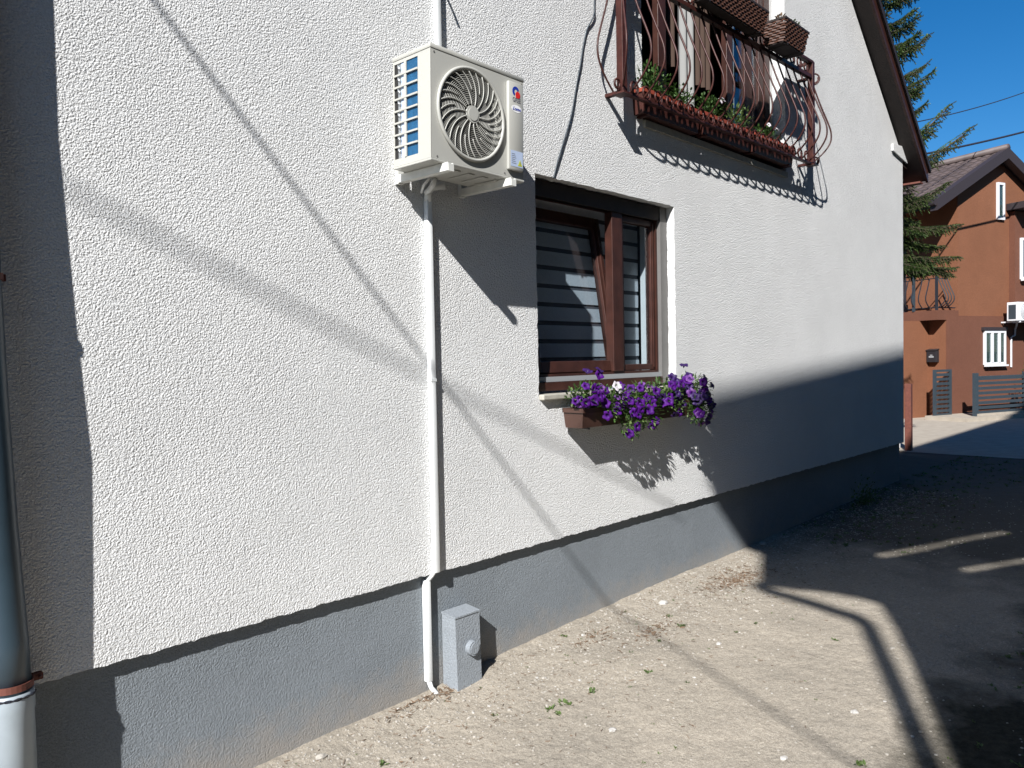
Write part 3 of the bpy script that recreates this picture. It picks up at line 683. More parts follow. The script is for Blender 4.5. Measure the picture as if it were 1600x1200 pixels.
for x in (3.70, 4.15):
    b = MB(); b.tube([(x, -.001, 1.45), (x, -.02, 1.42), (x, -.02, 1.29), (x, -.14, 1.283)], .005, 6); b.build('hook', 'black_metal', tr1)
tr2 = trough(4.33, 4.99, 'dark brown flower trough under the right part of the window, mostly hidden by petunias')
KN = ['petal', 'petal', 'petal_wh', 'petal_dk']
petunia('purple petunia spilling from the left end of the first trough, over bare brown plastic', 3.70, -.11, 1.39,
        [((3.72, -.12, 1.475), (.16, .12, .07), 1.2), ((3.64, -.15, 1.49), (.12, .09, .07), .7), ((3.84, -.21, 1.40), (.09, .035, .07), .6)], 26, ['petal', 'petal_wh', 'petal'], 420,
        extra=[((3.74, -.10, 1.625), (-.2, -.4, 1), 'petal_dk'), ((3.87, -.09, 1.63), (.2, -.5, 1), 'petal_dk'), ((3.86, -.10, 1.60), (-.3, -1, .2), 'petal')])
petunia('purple and white petunia in the middle of the first trough, hanging low in front', 3.98, -.12, 1.39,
        [((3.97, -.13, 1.46), (.14, .11, .075), 1.2), ((4.04, -.20, 1.34), (.13, .06, .15), 1.2)], 18, ['petal', 'petal_wh', 'petal', 'petal'], 480,
        extra=[((3.90, -.2, 1.53), (-.3, -1, .4), 'petal_pale'), ((3.925, -.2, 1.515), (.1, -1, .2), 'petal_pale'), ((4.02, -.26, 1.37), (0, -1, -.1), 'petal')])
petunia('speckled purple petunia between the two troughs below the window mullion', 4.27, -.12, 1.39,
        [((4.26, -.13, 1.455), (.15, .11, .075), 1.2), ((4.24, -.20, 1.35), (.11, .06, .11), .9)], 18, ['petal', 'petal_wh', 'petal'], 430)
petunia('purple petunia in the second trough, dark blooms above the trough edge', 4.58, -.12, 1.39,
        [((4.58, -.12, 1.47), (.18, .12, .09), 1.2), ((4.55, -.19, 1.38), (.13, .05, .07), .5)], 22, ['petal', 'petal_dk', 'petal_dk', 'petal'], 330)
petunia('large dark violet petunia at the right end hanging lowest below the sill', 4.88, -.12, 1.39,
        [((4.86, -.15, 1.47), (.13, .13, .115), 1.4), ((4.80, -.24, 1.34), (.11, .08, .12), 1.4)], 40, ['petal', 'petal_dk', 'petal', 'petal_dk', 'petal_wh'], 700,
        extra=[((4.84, -.10, 1.64), (-.2, -.3, 1), 'petal_dk')])

# ------------------------------------------------------------------ balcony railing
bal = thing('balcony_railing', 'rust-red wrought iron balcony railing with bellied bars and scroll rings before the upper door', 'balcony railing', (5.6, 0, 3.4))
XA, XB_, YO = 4.115, 7.02, -.12
def zb_(x): return 3.362+(x-4.1)*.0135                         # lower rail sags a little to the left
def zt_(x): return 4.135+(x-4.1)*.0135
b = MB(); b.prism([(XA, YO-.018, zb_(XA)-.012), (XB_, YO-.018, zb_(XB_)-.012), (XB_, YO-.018, zb_(XB_)), (XA, YO-.018, zb_(XA))], (0, .036, 0)); b.build('bottom_rail', 'iron', bal)
b = MB(); b.prism([(XA, YO-.02, zt_(XA)-.03), (XB_, YO-.02, zt_(XB_)-.03), (XB_, YO-.02, zt_(XB_)), (XA, YO-.02, zt_(XA))], (0, .04, 0)); b.build('middle_rail', 'iron', bal)
b = MB(); b.prism([(XA, YO-.025, zt_(XA)+.105), (XB_, YO-.025, zt_(XB_)+.105), (XB_, YO-.025, zt_(XB_)+.125), (XA, YO-.025, zt_(XA)+.125)], (0, .05, 0)); b.build('handrail', 'iron', bal)
for x in (XA, XB_):
    for zz, nm in ((zb_(x)-.012, 'bottom_return'), (zt_(x)-.03, 'middle_return'), (zt_(x)+.105, 'handrail_return')):
        b = MB(); b.box((x-.018, YO+.02, zz), (x+.018, 0.002, zz+.02)); b.build(nm, 'iron', bal)
    b = MB(); b.box((x-.024, YO-.024, zb_(x)-.01), (x+.024, YO+.024, zt_(x)+.12), bev=.003); b.build('post', 'iron', bal)
    b = MB(); b.box((x-.045, YO-.045, zb_(x)-.022), (x+.045, YO+.045, zb_(x)-.012)); b.build('foot_plate', 'iron', bal)
def belly(t):                                                  # t from foot (0) to top (1): outward reach
    ks = [(0, 0), (.06, .050), (.14, .115), (.24, .160), (.34, .172), (.45, .150), (.6, .104), (.8, .048), (1, .0)]
    for i in range(len(ks)-1):
        if t <= ks[i+1][0]:
            s_ = (t-ks[i][0])/(ks[i+1][0]-ks[i][0]); return ks[i][1]+(ks[i+1][1]-ks[i][1])*(s_*s_*(3-2*s_) if False else s_)
    return 0
def bar_path(x, y, ox, oy, z0_, z1_):
    P = [V((x+ox*belly(i/8), y+oy*belly(i/8), z0_+(z1_-z0_)*i/8)) for i in range(9)]
    return crv(P, 4)
proto = None; zref = None
nb_ = 19
for i in range(nb_):
    x = XA+(XB_-XA)*(i+.5)/nb_
    if proto is None:
        b = MB(); b.tube(bar_path(x, YO, 0, -1, zb_(x), zt_(x)-.03), .0068, 6); proto = b.build('baluster', 'iron', bal, smooth=True); xr_ = x; o = proto
    else:
        o = proto.copy(); COL.objects.link(o); o.parent = bal; o.location = (x-xr_, 0, zb_(x)-zb_(xr_))
    o.name = 'baluster'
for x, sx in ((XA, -1), (XB_, 1)):                             # corner and return bars
    for (yy, ox, oy) in ((YO, sx*.75, -.75), (-.06, sx, 0)):
        b = MB(); b.tube(bar_path(x, yy, ox, oy, zb_(x), zt_(x)-.03), .0068, 6); b.build('baluster', 'iron', bal, smooth=True)
def ring_path(c, R_, full=1.0, n=20, ax=(1, 0, 0), spiral=0):
    ax = V(ax); o = []
    for i in range(n+1):
        a = -pi/2+2*pi*full*i/n; rr = R_*(1-spiral*i/n); o.append(V(c)+ax*rr*cos(a)+V((0, 0, 1))*rr*sin(a))
    return o
rp_ = None
nr = 20
for k, zf in ((0, lambda x: zb_(x)+.045), (1, lambda x: zt_(x)+.050)):
    for i in range(nr):
        x = XA+.055+(XB_-XA-.11)*(i+.5)/nr
        if rp_ is None:
            b = MB(); b.tube(ring_path((x, YO-.004, zf(x)), .050, 1.35, 22, spiral=.45), .0075, 5); rp_ = b.build('scroll', 'iron', bal, smooth=True); base = (x, zf(x)); o = rp_
        else:
            o = rp_.copy(); COL.objects.link(o); o.parent = bal; o.location = (x-base[0], 0, zf(x)-base[1])
        o.name = 'scroll'
b = MB(); b.tube(ring_path((XB_+.065, YO, zt_(XB_)-.01), .05, 1.3, 20, ax=(.6, -.8, 0), spiral=.3), .0075, 6); b.build('scroll', 'iron', bal, smooth=True)
b = MB(); b.tube(ring_path((XB_+.06, YO, zb_(XB_)+.03), .04, 1.3, 20, ax=(.6, -.8, 0), spiral=.3), .0075, 6); b.build('scroll', 'iron', bal, smooth=True)
b = MB(); b.tube(ring_path((XA-.05, YO, zb_(XA)+.035), .035, 1.3, 20, ax=(1, 0, 0), spiral=.3), .0075, 6); b.build('scroll', 'iron', bal, smooth=True)

# terracotta planters standing on the bottom rail
pl_lab = ['terracotta planter at the left end of the balcony, its side catching the sun', 'terracotta planter in the middle of the balcony floor behind the rings', 'terracotta planter at the right of the balcony with a dead gap beside it']
px_ = [(4.40, 5.13), (5.17, 5.93), (5.97, 6.72)]
for (xa, xb), lb in zip(px_, pl_lab):
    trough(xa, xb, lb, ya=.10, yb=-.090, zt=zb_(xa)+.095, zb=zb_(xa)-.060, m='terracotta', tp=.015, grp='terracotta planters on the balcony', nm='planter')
for x in (4.45, 5.2, 5.95, 6.6): b = MB(); b.box((x, -.10, zb_(x)-.075), (x+.03, .0, zb_(x)-.063)); b.build('planter_bearer', 'iron', bal)
def bushy(label, c, rad, n, m, hgt=.0, flowers=0, kinds=('petal_pale',), grp='plants in the balcony planters', nm='balcony_plant', ls=(.02, .035)):
    t_ = thing(nm, label, 'potted plant', c, grp); b = MB(); st = MB()
    for i in range(n):
        q = V((rng.gauss(0, 1), rng.gauss(0, 1), rng.gauss(0, 1))).normalized()*rng.random()**.5
        p = V(c)+V((q.x*rad[0], q.y*rad[1], q.z*rad[2]+rad[2]*.7))
        p.z += .35*rad[2]*noise.noise(V((p.x*14, p.y*14, 1)))
        dd = (q+V((rng.uniform(-.8, .8), rng.uniform(-.8, .4), rng.uniform(0, 1)))).normalized()
        leaf_quad(b, p, dd, V((0, 0, 1)), rng.uniform(*ls), rng.uniform(.010, .018))
        if i % 12 == 0: st.tube([V(c)+V((q.x*rad[0]*.4, 0, 0)), p], .002, 4)
    stuff(b.build('leaves', m, t_)); st.build('stems', 'leaf', t_)
    for i in range(flowers):
        q = V((rng.uniform(-1, 1), -rng.uniform(.4, 1), rng.uniform(.2, 1))); p = V(c)+V((q.x*rad[0], q.y*rad[1], q.z*rad[2]+rad[2]*.7)); place_flower(t_, p, q, rng.choice(kinds), .8)
    return t_
bushy('bushy green plant at the left end of the balcony planters', (4.62, -.02, 3.46), (.20, .09, .13), 380, 'leaf')
bushy('small green plant beside the leftmost bush on the balcony', (4.98, -.02, 3.46), (.15, .09, .09), 240, 'leaf')
bushy('green plant with one lilac bloom in the middle balcony planter', (5.40, -.02, 3.48), (.18, .09, .10), 260, 'leaf', flowers=2, kinds=('petal_wh', 'petal_pale'))
bushy('pale yellowish plant right of the middle of the balcony', (5.83, -.02, 3.48), (.16, .09, .12), 280, 'leaf_y')
bushy('low straggly plant in the right balcony planter', (6.30, -.02, 3.48), (.22, .09, .07), 240, 'leaf', flowers=2)
# wicker baskets hung on the handrail
def basket(xa, xb, label, zt=4.25, h=.17, ya=-.155, yb=-.33):
    t_ = thing('wicker_basket', label, 'basket', ((xa+xb)/2, ya, zt-h), 'wicker baskets on the balcony handrail'); b = MB(); k = .03
    for nrow in range(9):
        z = zt-h+h*(nrow+.5)/9; s_ = k*(1-(nrow+.5)/9)
        for (p, q) in (((xa+s_, yb+s_), (xb-s_, yb+s_)), ((xa+s_, ya), (xa+s_, yb+s_)), ((xb-s_, ya), (xb-s_, yb+s_)), ((xa+s_, ya), (xb-s_, ya))):
            n = max(4, int(math.dist(p, q)/.03)); path = []
            nrm = V((q[1]-p[1], p[0]-q[0], 0)).normalized()
            for i in range(n+1):
                e = V((p[0]+(q[0]-p[0])*i/n, p[1]+(q[1]-p[1])*i/n, z))+nrm*.004*(1 if (i+nrow) % 2 else -1); path.append(e)
            b.tube(path, .0085, 4)
    stuff(b.build('weave', 'wicker', t_))
    b = MB(); b.box((xa-.008, yb-.008, zt), (xb+.008, yb+.010, zt+.016)); b.box((xa-.008, ya-.01, zt), (xb+.008, ya+.008, zt+.016)); b.box((xa-.008, yb+.010, zt), (xa+.010, ya-.010, zt+.016)); b.box((xb-.010, yb+.010, zt), (xb+.008, ya-.01, zt+.016)); b.build('rim', 'brown_dk', t_)
    b = MB(); b.box((xa+k, yb+k, zt-h-.006), (xb-k, ya, zt-h)); b.build('base', 'brown_dk', t_)
    b = MB(); b.box((xa+.02, yb+.025, zt-.03), (xb-.02, ya-.005, zt-.01)); b.build('soil', 'soil', t_)
    for x in (xa+.1, xb-.1):
        b = MB(); b.tube([(x, yb+.02, zt-h), (x, ya, zt-h-.01), (x, -.135, zt-.19)], .006, 5); b.build('hanger', 'black_metal', t_)
    return t_
basket(4.92, 5.87, 'long reddish wicker basket hung outside the middle of the balcony handrail', zt=4.33, h=.16, ya=-.148, yb=-.26)
basket(6.02, 6.46, 'short brown wicker basket hung outside the right end of the balcony handrail', zt=4.32, h=.16)
bushy('withered little plant in the left of the short basket', (6.12, -.25, 4.31), (.05, .04, .05), 60, 'dry', grp='plants in the wicker baskets', nm='basket_plant')
bushy('pale green sprig in the right of the short wicker basket', (6.35, -.25, 4.31), (.07, .05, .07), 110, 'leaf_y', grp='plants in the wicker baskets', nm='basket_plant')

# ------------------------------------------------------------------ spruce behind the corner
TX, TY = 13.05, 1.30
tree = thing('spruce_tree', 'dark green spruce with drooping branches rising behind the far corner of the white house', 'tree', (TX, TY, .15))
b = MB(); b.tube([(TX+.03*sin(i), TY+.02*cos(i*1.3), .05+i*.95) for i in range(11)], [.17-.0155*i for i in range(11)], 10); b.build('trunk', 'bark', tree, smooth=True)
rt = random.Random(11)
def spruce_branch(z, az, L_, rise, tip):
    b = MB(); P = []
    dirv = V((cos(az), sin(az), 0)); side = V((-sin(az), cos(az), 0))
    for i in range(9):
        s_ = i/8; P.append(V((TX, TY, z))+dirv*L_*s_+V((0, 0, L_*(rise*s_+tip*s_**2.2)))+side*.05*L_*sin(s_*2+az))
    b.cur = 0; b.tube(P, [.020*(1-.85*i/8)*(.5+L_/2) for i in range(9)], 5)
    def needles(A, B, ln, n):
        t_ = (B-A); l_ = t_.length
        if l_ < 1e-4: return
        t_.normalize(); o1 = t_.orthogonal().normalized(); o2 = t_.cross(o1)
        young = rt.random()
        for k in range(n):
            s_ = k/n; a = rt.random()*6.283; rad = o1*cos(a)+o2*sin(a)
            if rad.z < -.3 and rt.random() < .5: rad.z *= -1
            c = A+t_*l_*s_; d_ = (rad*.75+t_*.75).normalized(); w = d_.cross(rad+V((.1, .2, .3))).normalized()*rt.uniform(.0045, .0075); ll = ln*rt.uniform(.7, 1.2)*(1-.35*s_)
            b.cur = 2 if (young < .35 or s_ > .7) else 1
            b.add([c-w, c+w, c+d_*ll], [(0, 1, 2)])
        b.cur = 0; b.tube([A, B], [.006, .003], 3, cap=False)
    n_tw = int(6+L_*13)
    for i in range(n_tw):
        s_ = .12+.88*(i+.5)/n_tw; k = min(7, int(s_*8)); p = P[k].lerp(P[k+1], s_*8-k); tan = (P[k+1]-P[k]).normalized()
        for sg in (-1, 1):
            tl = (.10+.34*(1-s_)*min(1, L_))*rt.uniform(.7, 1.25)*(.6 if s_ < .25 else 1)
            dd = (tan*.75+side*sg*rt.uniform(.55, .95)+V((0, 0, rt.uniform(-.55, .12)))).normalized()
            e = p+dd*tl; needles(p, e, .038, int(tl*330))
            for q in range(2 if tl > .18 else 1):
                pp = p.lerp(e, .35+.3*q); d2 = (dd*.6+V((0, 0, -.75))+side*sg*rt.uniform(-.4, .5)).normalized(); needles(pp, pp+d2*tl*.5, .034, int(tl*150))
    needles(P[4], P[8], .04, int(L_*260))
    return b.build('branch', ['bark', 'needle', 'needle_l'], tree)
z = 3.25; k = 0
while z < 9.2:
    rad = 1.22*(1-(z-1.5)/9.0)+.10
    nbr = 6 if z < 7.4 else 4
    for j in range(nbr):
        az = k*2.399+j*2*pi/nbr+rt.uniform(-.25, .25)
        L_ = rad*rt.uniform(.72, 1.12)
        low = z < 4.0
        spruce_branch(z+rt.uniform(-.1, .1), az, L_, -.30 if low else -.12, -.05 if low else .42)
    z += rt.uniform(.34, .46); k += 1
# the few boughs that show against the sky and in front of the brown house
vis = -radians(43)                                             # towards the open side, to the right of the trunk
for (z_, L_, da, rise, tip) in ((6.35, .85, .0, -.1, .5), (5.75, .95, .3, -.1, .35), (5.0, 1.25, .05, -.05, .55), (4.62, 1.45, -.12, -.05, .45), (3.55, 1.15, .1, -.25, .1), (3.25, 1.2, -.1, -.45, .25), (3.15, 1.0, .25, -.3, .15), (3.75, 1.15, -.35, -.3, .2), (3.9, 1.0, .45, -.2, .1), (3.4, 1.25, .35, -.35, .15), (4.2, 1.0, .2, -.25, .25), (3.3, 1.1, -.5, -.35, .2), (6.7, .8, .2, -.05, .5), (7.1, .75, -.2, -.05, .5)):
    spruce_branch(z_, vis+da, L_, rise, tip)

# ------------------------------------------------------------------ brown house over the road
bh = thing('brown_house', 'rust-brown rendered house with brown tiled roof and balcony beyond the end of the passage', 'house', tuple(K0))
ZU = 2.50                                                      # floor level of the upper storey
EZ = 5.353; RA = 1.45; RZ = 6.14                                # wall eaves, ridge position, wall apex
b = MB()
b.prism([(0, 0, ZU), (2.9, 0, ZU), (2.9, 0, EZ), (RA, 0, RZ), (0, 0, EZ)], (0, 9, 0), KT)
b.prism([(2.9, 0, ZU), (7, 0, ZU), (7, 0, 4.6), (2.9, 0, 4.6)], (0, 9, 0), KT)
b.build('upper_wall', 'ochre', bh)
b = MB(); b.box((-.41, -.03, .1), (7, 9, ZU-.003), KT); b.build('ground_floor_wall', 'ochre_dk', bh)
b = MB(); b.box((-.415, .0, .15), (-.411, 8.9, 2.40), KT); b.build('side_wall_facing', 'ochre', bh)
b = MB(); b.box((-.72, -.02, 2.405), (-.002, 4.2, 2.62), KT); b.build('balcony_slab', 'ochre_dk', bh)
# bay on the right with flat canopy
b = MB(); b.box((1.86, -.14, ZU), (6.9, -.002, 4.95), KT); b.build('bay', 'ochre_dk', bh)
b = MB(); b.box((1.74, -.55, 4.97), (7, -.004, 5.13), KT, bev=.01); b.build('canopy', 'fascia', bh)
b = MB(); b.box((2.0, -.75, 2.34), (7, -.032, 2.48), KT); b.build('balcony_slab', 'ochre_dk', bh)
# roof planes with real tiles
sl = (RZ-EZ)/RA
OA = -1.0; OV = -.22
def roofz(a, up): return RZ+up-sl*abs(a-RA)
rm = MB()
rm.prism([(OA, OV, roofz(OA, .02)), (RA, OV, roofz(RA, .02)), (RA, OV, roofz(RA, .14)), (OA, OV, roofz(OA, .14))], (0, 9.6, 0), KT)
rm.prism([(RA, OV, roofz(RA, .02)), (4.2, OV, roofz(4.2, .02)), (4.2, OV, roofz(4.2, .14)), (RA, OV, roofz(RA, .14))], (0, 9.6, 0), KT)
rb = rm.build('roof', 'fascia', bh)
tb = MB(); slope_len = sqrt((RA-OA)**2+((RA-OA)*sl)**2); rows = 14; nc = 46
for i in range(rows):
    for j in range(nc):
        s0 = i/rows; s1 = (i+1.12)/rows; bb0 = OV+.14+j*.215; bb1 = bb0+.213
        a0 = OA-.02+(RA-OA)*s0; a1 = OA-.02+(RA-OA)*min(s1, 1.0)
        jz = rng.uniform(-.003, .003); pr = []
        prof = [(0, .0), (.25, .022), (.5, .026), (.75, .012), (1, -.004)]
        for t_, hh in prof: pr.append((a0, bb0+(bb1-bb0)*t_, roofz(a0, .180+hh+jz)))
        for t_, hh in prof: pr.append((a1, bb0+(bb1-bb0)*t_, roofz(a1, .150+hh+jz)))
        for t_, hh in prof: pr.append((a0+.001, bb0+(bb1-bb0)*t_, roofz(a0, .150+hh*.5+jz)))
        tb.add([KT(p) for p in pr], [(k_, k_+1, 6+k_, 5+k_) for k_ in range(4)]+[(k_, 10+k_, 11+k_, k_+1) for k_ in range(4)])
stuff(tb.build('roof_tiles', 'tile', rb))
b = MB()
for sg in (1,):
    b.prism([(OA-.03, OV-.03, roofz(OA-.03, -.03)), (RA, OV-.03, roofz(RA, -.03)), (RA, OV-.03, roofz(RA, .22)), (OA-.03, OV-.03, roofz(OA-.03, .22))], (0, .17, 0), KT)
    b.prism([(RA, OV-.03, roofz(RA, -.03)), (4.25, OV-.03, roofz(4.25, -.03)), (4.25, OV-.03, roofz(4.25, .22)), (RA, OV-.03, roofz(RA, .22))], (0, .17, 0), KT)
b.build('verge_board', 'fascia', rb)
b = MB(); b.tube([KT((RA, OV-.02, roofz(RA, .22))), KT((RA, 9.2, roofz(RA, .22)))], .085, 10); b.build('ridge_cap', 'tile', rb, smooth=True)
b = MB(); gp = [(OA-.07+.055*cos(a), OV-.02, roofz(OA, .11)+.055*sin(a)) for a in [pi+pi*i/8 for i in range(9)]]; b.prism(gp, (0, 9.5, 0), KT); b.build('gutter', 'fascia', rb)
b = MB()
for j in range(7):
    bb0 = 1.05+j*.22; b.tube([KT((-.24, bb0, roofz(-.24, .29))), KT((-.24, bb0+.11, roofz(-.24, .31))), KT((-.24, bb0+.22, roofz(-.24, .29)))], .018, 5)
b.build('snow_guard', 'tile', rb, smooth=True)
def far_window(a0, a1, z0_, z1_, o, bars=(), sillw=True, nm='window'):
    w = .055; b = MB()
    for p, q in (((a0, o, z0_), (a0+w, o+.05, z1_)), ((a1-w, o, z0_), (a1, o+.05, z1_)), ((a0+w, o, z0_), (a1-w, o+.05, z0_+w)), ((a0+w, o, z1_-w), (a1-w, o+.05, z1_))): b.box(p, q, KT)
    for c in bars: b.box((c-.035, o-.01, z0_+w), (c+.035, o+.04, z1_-w), KT)
    wo = b.build(nm, 'white_frame', bh)
    b = MB(); b.box((a0+w, o+.02, z0_+w), (a1-w, o+.026, z1_-w), KT); b.build('pane', 'glass_far', wo)
    b = MB(); b.box((a0+w, o+.03, z0_+w), (a1-w, o+.046, z1_-w), KT); b.build('net_curtain', 'curtain', wo)
    if sillw: b = MB(); b.box((a0-.02, o-.05, z0_-.04), (a1+.02, o+.01, z0_-.002), KT); b.build('sill', 'white_frame', wo)
    return wo
far_window(.84, 1.62, 1.37, 2.16, -.085, (1.11, 1.37))
b = MB(); b.box((.78, -.10, 2.165), (1.66, -.035, 2.24), KT); b.build('lintel', 'fascia', bh)
far_window(1.37, 1.63, 4.74, 5.60, -.055, (), False)
far_window(2.03, 2.85, 3.36, 4.33, -.195, (), True)
for j in range(3):                                             # balcony door and window on the shaded side wall
    pass
b = MB(); b.box((-.012, 1.3, 2.63), (-.003, 2.2, 4.4), KT); b.build('balcony_door', 'fascia', bh)
# iron railing of that balcony
br = thing('iron_balcony_railing', 'dark iron bellied railing around the corner balcony of the brown house', 'balcony railing', tuple(KT((-.7, 0, 2.62))))
b = MB(); b.tube([KT((-.68, 4.1, 3.42)), KT((-.68, .03, 3.42)), KT((-.30, .03, 3.42))], .016, 6); b.tube([KT((-.68, 4.1, 3.33)), KT((-.68, .03, 3.33)), KT((-.30, .03, 3.33))], .011, 6); b.build('top_rail', 'black_metal', br)
b = MB(); b.tube([KT((-.68, 4.1, 2.68)), KT((-.68, .03, 2.68)), KT((-.05, .03, 2.68))], .014, 6); b.build('bottom_rail', 'black_metal', br)
b = MB(); b.box((-.735, .55, 2.62), (-.685, .60, 3.56), KT); b.build('post', 'anth', br)
b = MB(); b.box((-.705, .005, 2.62), (-.66, .05, 3.45), KT); b.build('post', 'black_metal', br)
for i in range(22):
    b = MB(); bb = .2+i*.18; pts = [KT((-.68-.8*belly(t_/8), bb, 2.68+.65*t_/8)) for t_ in range(9)]; b.tube(crv(pts, 2), .013, 5); b.build('baluster', 'black_metal', br)
for i in range(4):
    b = MB(); aa = -.62+i*.10; pts = [KT((aa+.25*belly(t_/8), .03-.85*belly(t_/8), 2.68+.65*t_/8)) for t_ in range(9)]; b.tube(crv(pts, 2), .013, 5); b.build('baluster', 'black_metal', br)
# mailbox
mbx = thing('mailbox', 'black wall mailbox on the brown wall under the corner balcony', 'mailbox', tuple(KT((-.42, .28, 1.6))))
b = MB(); b.box((-.52, .16, 1.46), (-.417, .40, 1.72), KT, bev=.008); b.build('box', 'black_metal', mbx)
b = MB(); b.prism([(-.535, .15, 1.722), (-.417, .15, 1.752), (-.417, .15, 1.765), (-.535, .15, 1.737)], (0, .26, 0), KT); b.build('lid', 'black_metal', mbx)
b = MB(); b.box((-.5235, .25, 1.61), (-.5205, .31, 1.63), KT); b.box((-.5235, .22, 1.565), (-.5205, .34, 1.60), KT); b.build('lettering', 'alu2', mbx)
# a short wall return that carries it
b = MB(); b.box((-1.30, .42, .1), (-.418, .60, 2.40), KT); b.build('wall_return', 'ochre', bh)
# second, smaller air conditioner
a2 = thing('air_conditioner', 'small white air conditioner unit on the brown house above its ground-floor window', 'air conditioner', tuple(KT((1.75, -.2, 2.35))))
b = MB(); b.box((1.42, -.48, 2.37), (2.05, -.22, 2.80), KT, bev=.01); b.build('body', 'white_frame', a2)
b = MB(); b.box((1.417, -.43, 2.41), (1.421, -.26, 2.74), KT); b.build('side_grille', 'anth', a2)
b = MB(); c = (1.70, 2.585)
for k_ in range(4): b.tube([KT((c[0]+(.06+.04*k_)*cos(2*pi*i/24), -.484, c[1]+(.06+.04*k_)*sin(2*pi*i/24))) for i in range(24)], .006, 4, closed=True)
b.build('fan_grille', 'alu2', a2)
b = MB()
for aa in (1.5, 1.95): b.box((aa, -.48, 2.335), (aa+.03, -.035, 2.365), KT)
b.build('bracket', 'white_frame', a2)
b = MB(); b.tube([KT(p) for p in ((1.85, -.2, 2.36), (1.95, -.12, 2.27), (2.0, -.06, 2.20), (2.0, -.05, 2.05), (1.86, -.05, 2.0), (1.86, -.05, 1.3))], .022, 6); b.build('drain_pipe', 'white_frame', a2)
# fence and gate of anthracite slats
fe = thing('slatted_fence', 'anthracite metal fence of horizontal slats in front of the brown house', 'fence', tuple(KT((-.5, -.74, .2))))
for aa in (-.54, 1.2, 3.0): b = MB(); b.box((aa, -.78, .2), (aa+.09, -.70, 1.22), KT); b.build('post', 'anth', fe)
for k_ in range(8):
    z_ = .33+k_*.105
    for sa, sb in ((-.45, 1.2), (1.29, 3.0)): b = MB(); b.box((sa, -.755, z_), (sb, -.725, z_+(.062 if k_ < 7 else .085)), KT); b.build('slat', 'anth', fe)
ga = thing('slatted_gate', 'open anthracite slatted gate leaf against the brown wall below the mailbox', 'gate', tuple(KT((-.7, -.12, .2))))
for p, q in (((-1.0, -.14, .27), (-.92, -.10, 1.30)), ((-.47, -.14, .27), (-.41, -.10, 1.30)), ((-.92, -.135, 1.25), (-.47, -.105, 1.30)), ((-.92, -.135, .27), (-.47, -.105, .33))):
    b = MB(); b.box(p, q, KT); b.build('frame_bar', 'anth', ga)
for k_ in range(9): b = MB(); b.box((-.915, -.130, .355+k_*.1), (-.475, -.112, .355+k_*.1+.062), KT); b.build('slat', 'anth', ga)
b = MB(); b.box((-1.12, -.95, .12), (4, .0, .29), KT); struct(b.build('pavement', 'concrete'))
b = MB(); b.box((-.5, -.80, .292), (4, -.68, .34), KT); struct(b.build('kerb', 'concrete'))
# concrete apron and road between the passage and the brown house
rd = MB(); rd.add([(12.55, -8, .206), (12.62, .78, .206), (12.9, 1.35, .206), (13.6, 3.2, .206), (14.5, 14, .206), (34, 14, .206), (34, -8, .206)], [tuple(range(7))][0:1])
struct(rd.build('road', 'concrete'))
for (aa, lab) in ((1.45, 'red geraniums in the left of the bed behind the slatted fence'), (2.0, 'red geraniums in the right of the bed behind the slatted fence')):
    c = KT((aa, -.62, 1.12)); t_ = thing('geranium', lab, 'flowering plant', tuple(c), 'red geraniums behind the fence')
    b = MB(); b2 = MB()
    for i in range(160):
        p = c+V((rng.gauss(0, .13), rng.gauss(0, .06), rng.gauss(-.05, .12))); leaf_quad(b, p, V((rng.uniform(-1, 1), -1, rng.uniform(-.3, 1))).normalized(), V((0, 0, 1)), .05, .04)
        if i % 2 == 0: p = c+V((rng.gauss(0, .16), rng.gauss(-.04, .04), rng.gauss(.02, .08))); leaf_quad(b2, p, V((rng.uniform(-1, 1), -1, rng.uniform(-.3, 1))).normalized(), V((0, 0, 1)), .04, .04)
    stuff(b.build('leaves', 'leaf', t_)); stuff(b2.build('blossoms', 'red', t_))
# posts at the corner
gp_ = thing('gate_post', 'rusty brown steel gate post with hinges just past the far corner of the white house', 'post', (12.81, .80, .16))
b = MB(); b.box((12.765, .755, .1), (12.855, .845, 1.22), bev=.006); b.build('post', 'rust', gp_)
for z_ in (1.12, .98, .52, .42): b = MB(); b.tube([(12.74, .86, z_), (12.70, .90, z_), (12.70, .90, z_+.05)], .012, 6); b.build('hinge', 'rust', gp_)
wp = MB(); wp.box((13.10, 1.02, .1), (13.16, 1.08, 1.85), bev=.005); tag(wp.build('white_post', 'white_frame'), 'thin white post glimpsed between the house corner and the rusty gate post', 'post')

# ------------------------------------------------------------------ cables in the sky
def cable(name, A, B, sag, rad, label, m='wire'):
    b = MB(); A = V(A); B = V(B); n = 30
    b.tube([A.lerp(B, i/n)-V((0, 0, 4*sag*(i/n)*(1-i/n))) for i in range(n+1)], rad, 6); return tag(b.build(name, m, smooth=True), label, 'cable', 'overhead cables')
def at(px, py, dist):
    d_ = (f+r*((px-800)/F_PX)+u*((600-py)/F_PX)); return V((0, -3, 1.7))+d_*dist
cable('overhead_cable', at(1425, 192, 16), at(1680, 112, 20), .12, .011, 'thin cable crossing the blue sky, the higher of two at the right')
cable('overhead_cable', at(1415, 246, 15), at(1680, 184, 17), .05, .020, 'thicker dark cable crossing the sky just above the brown roof')

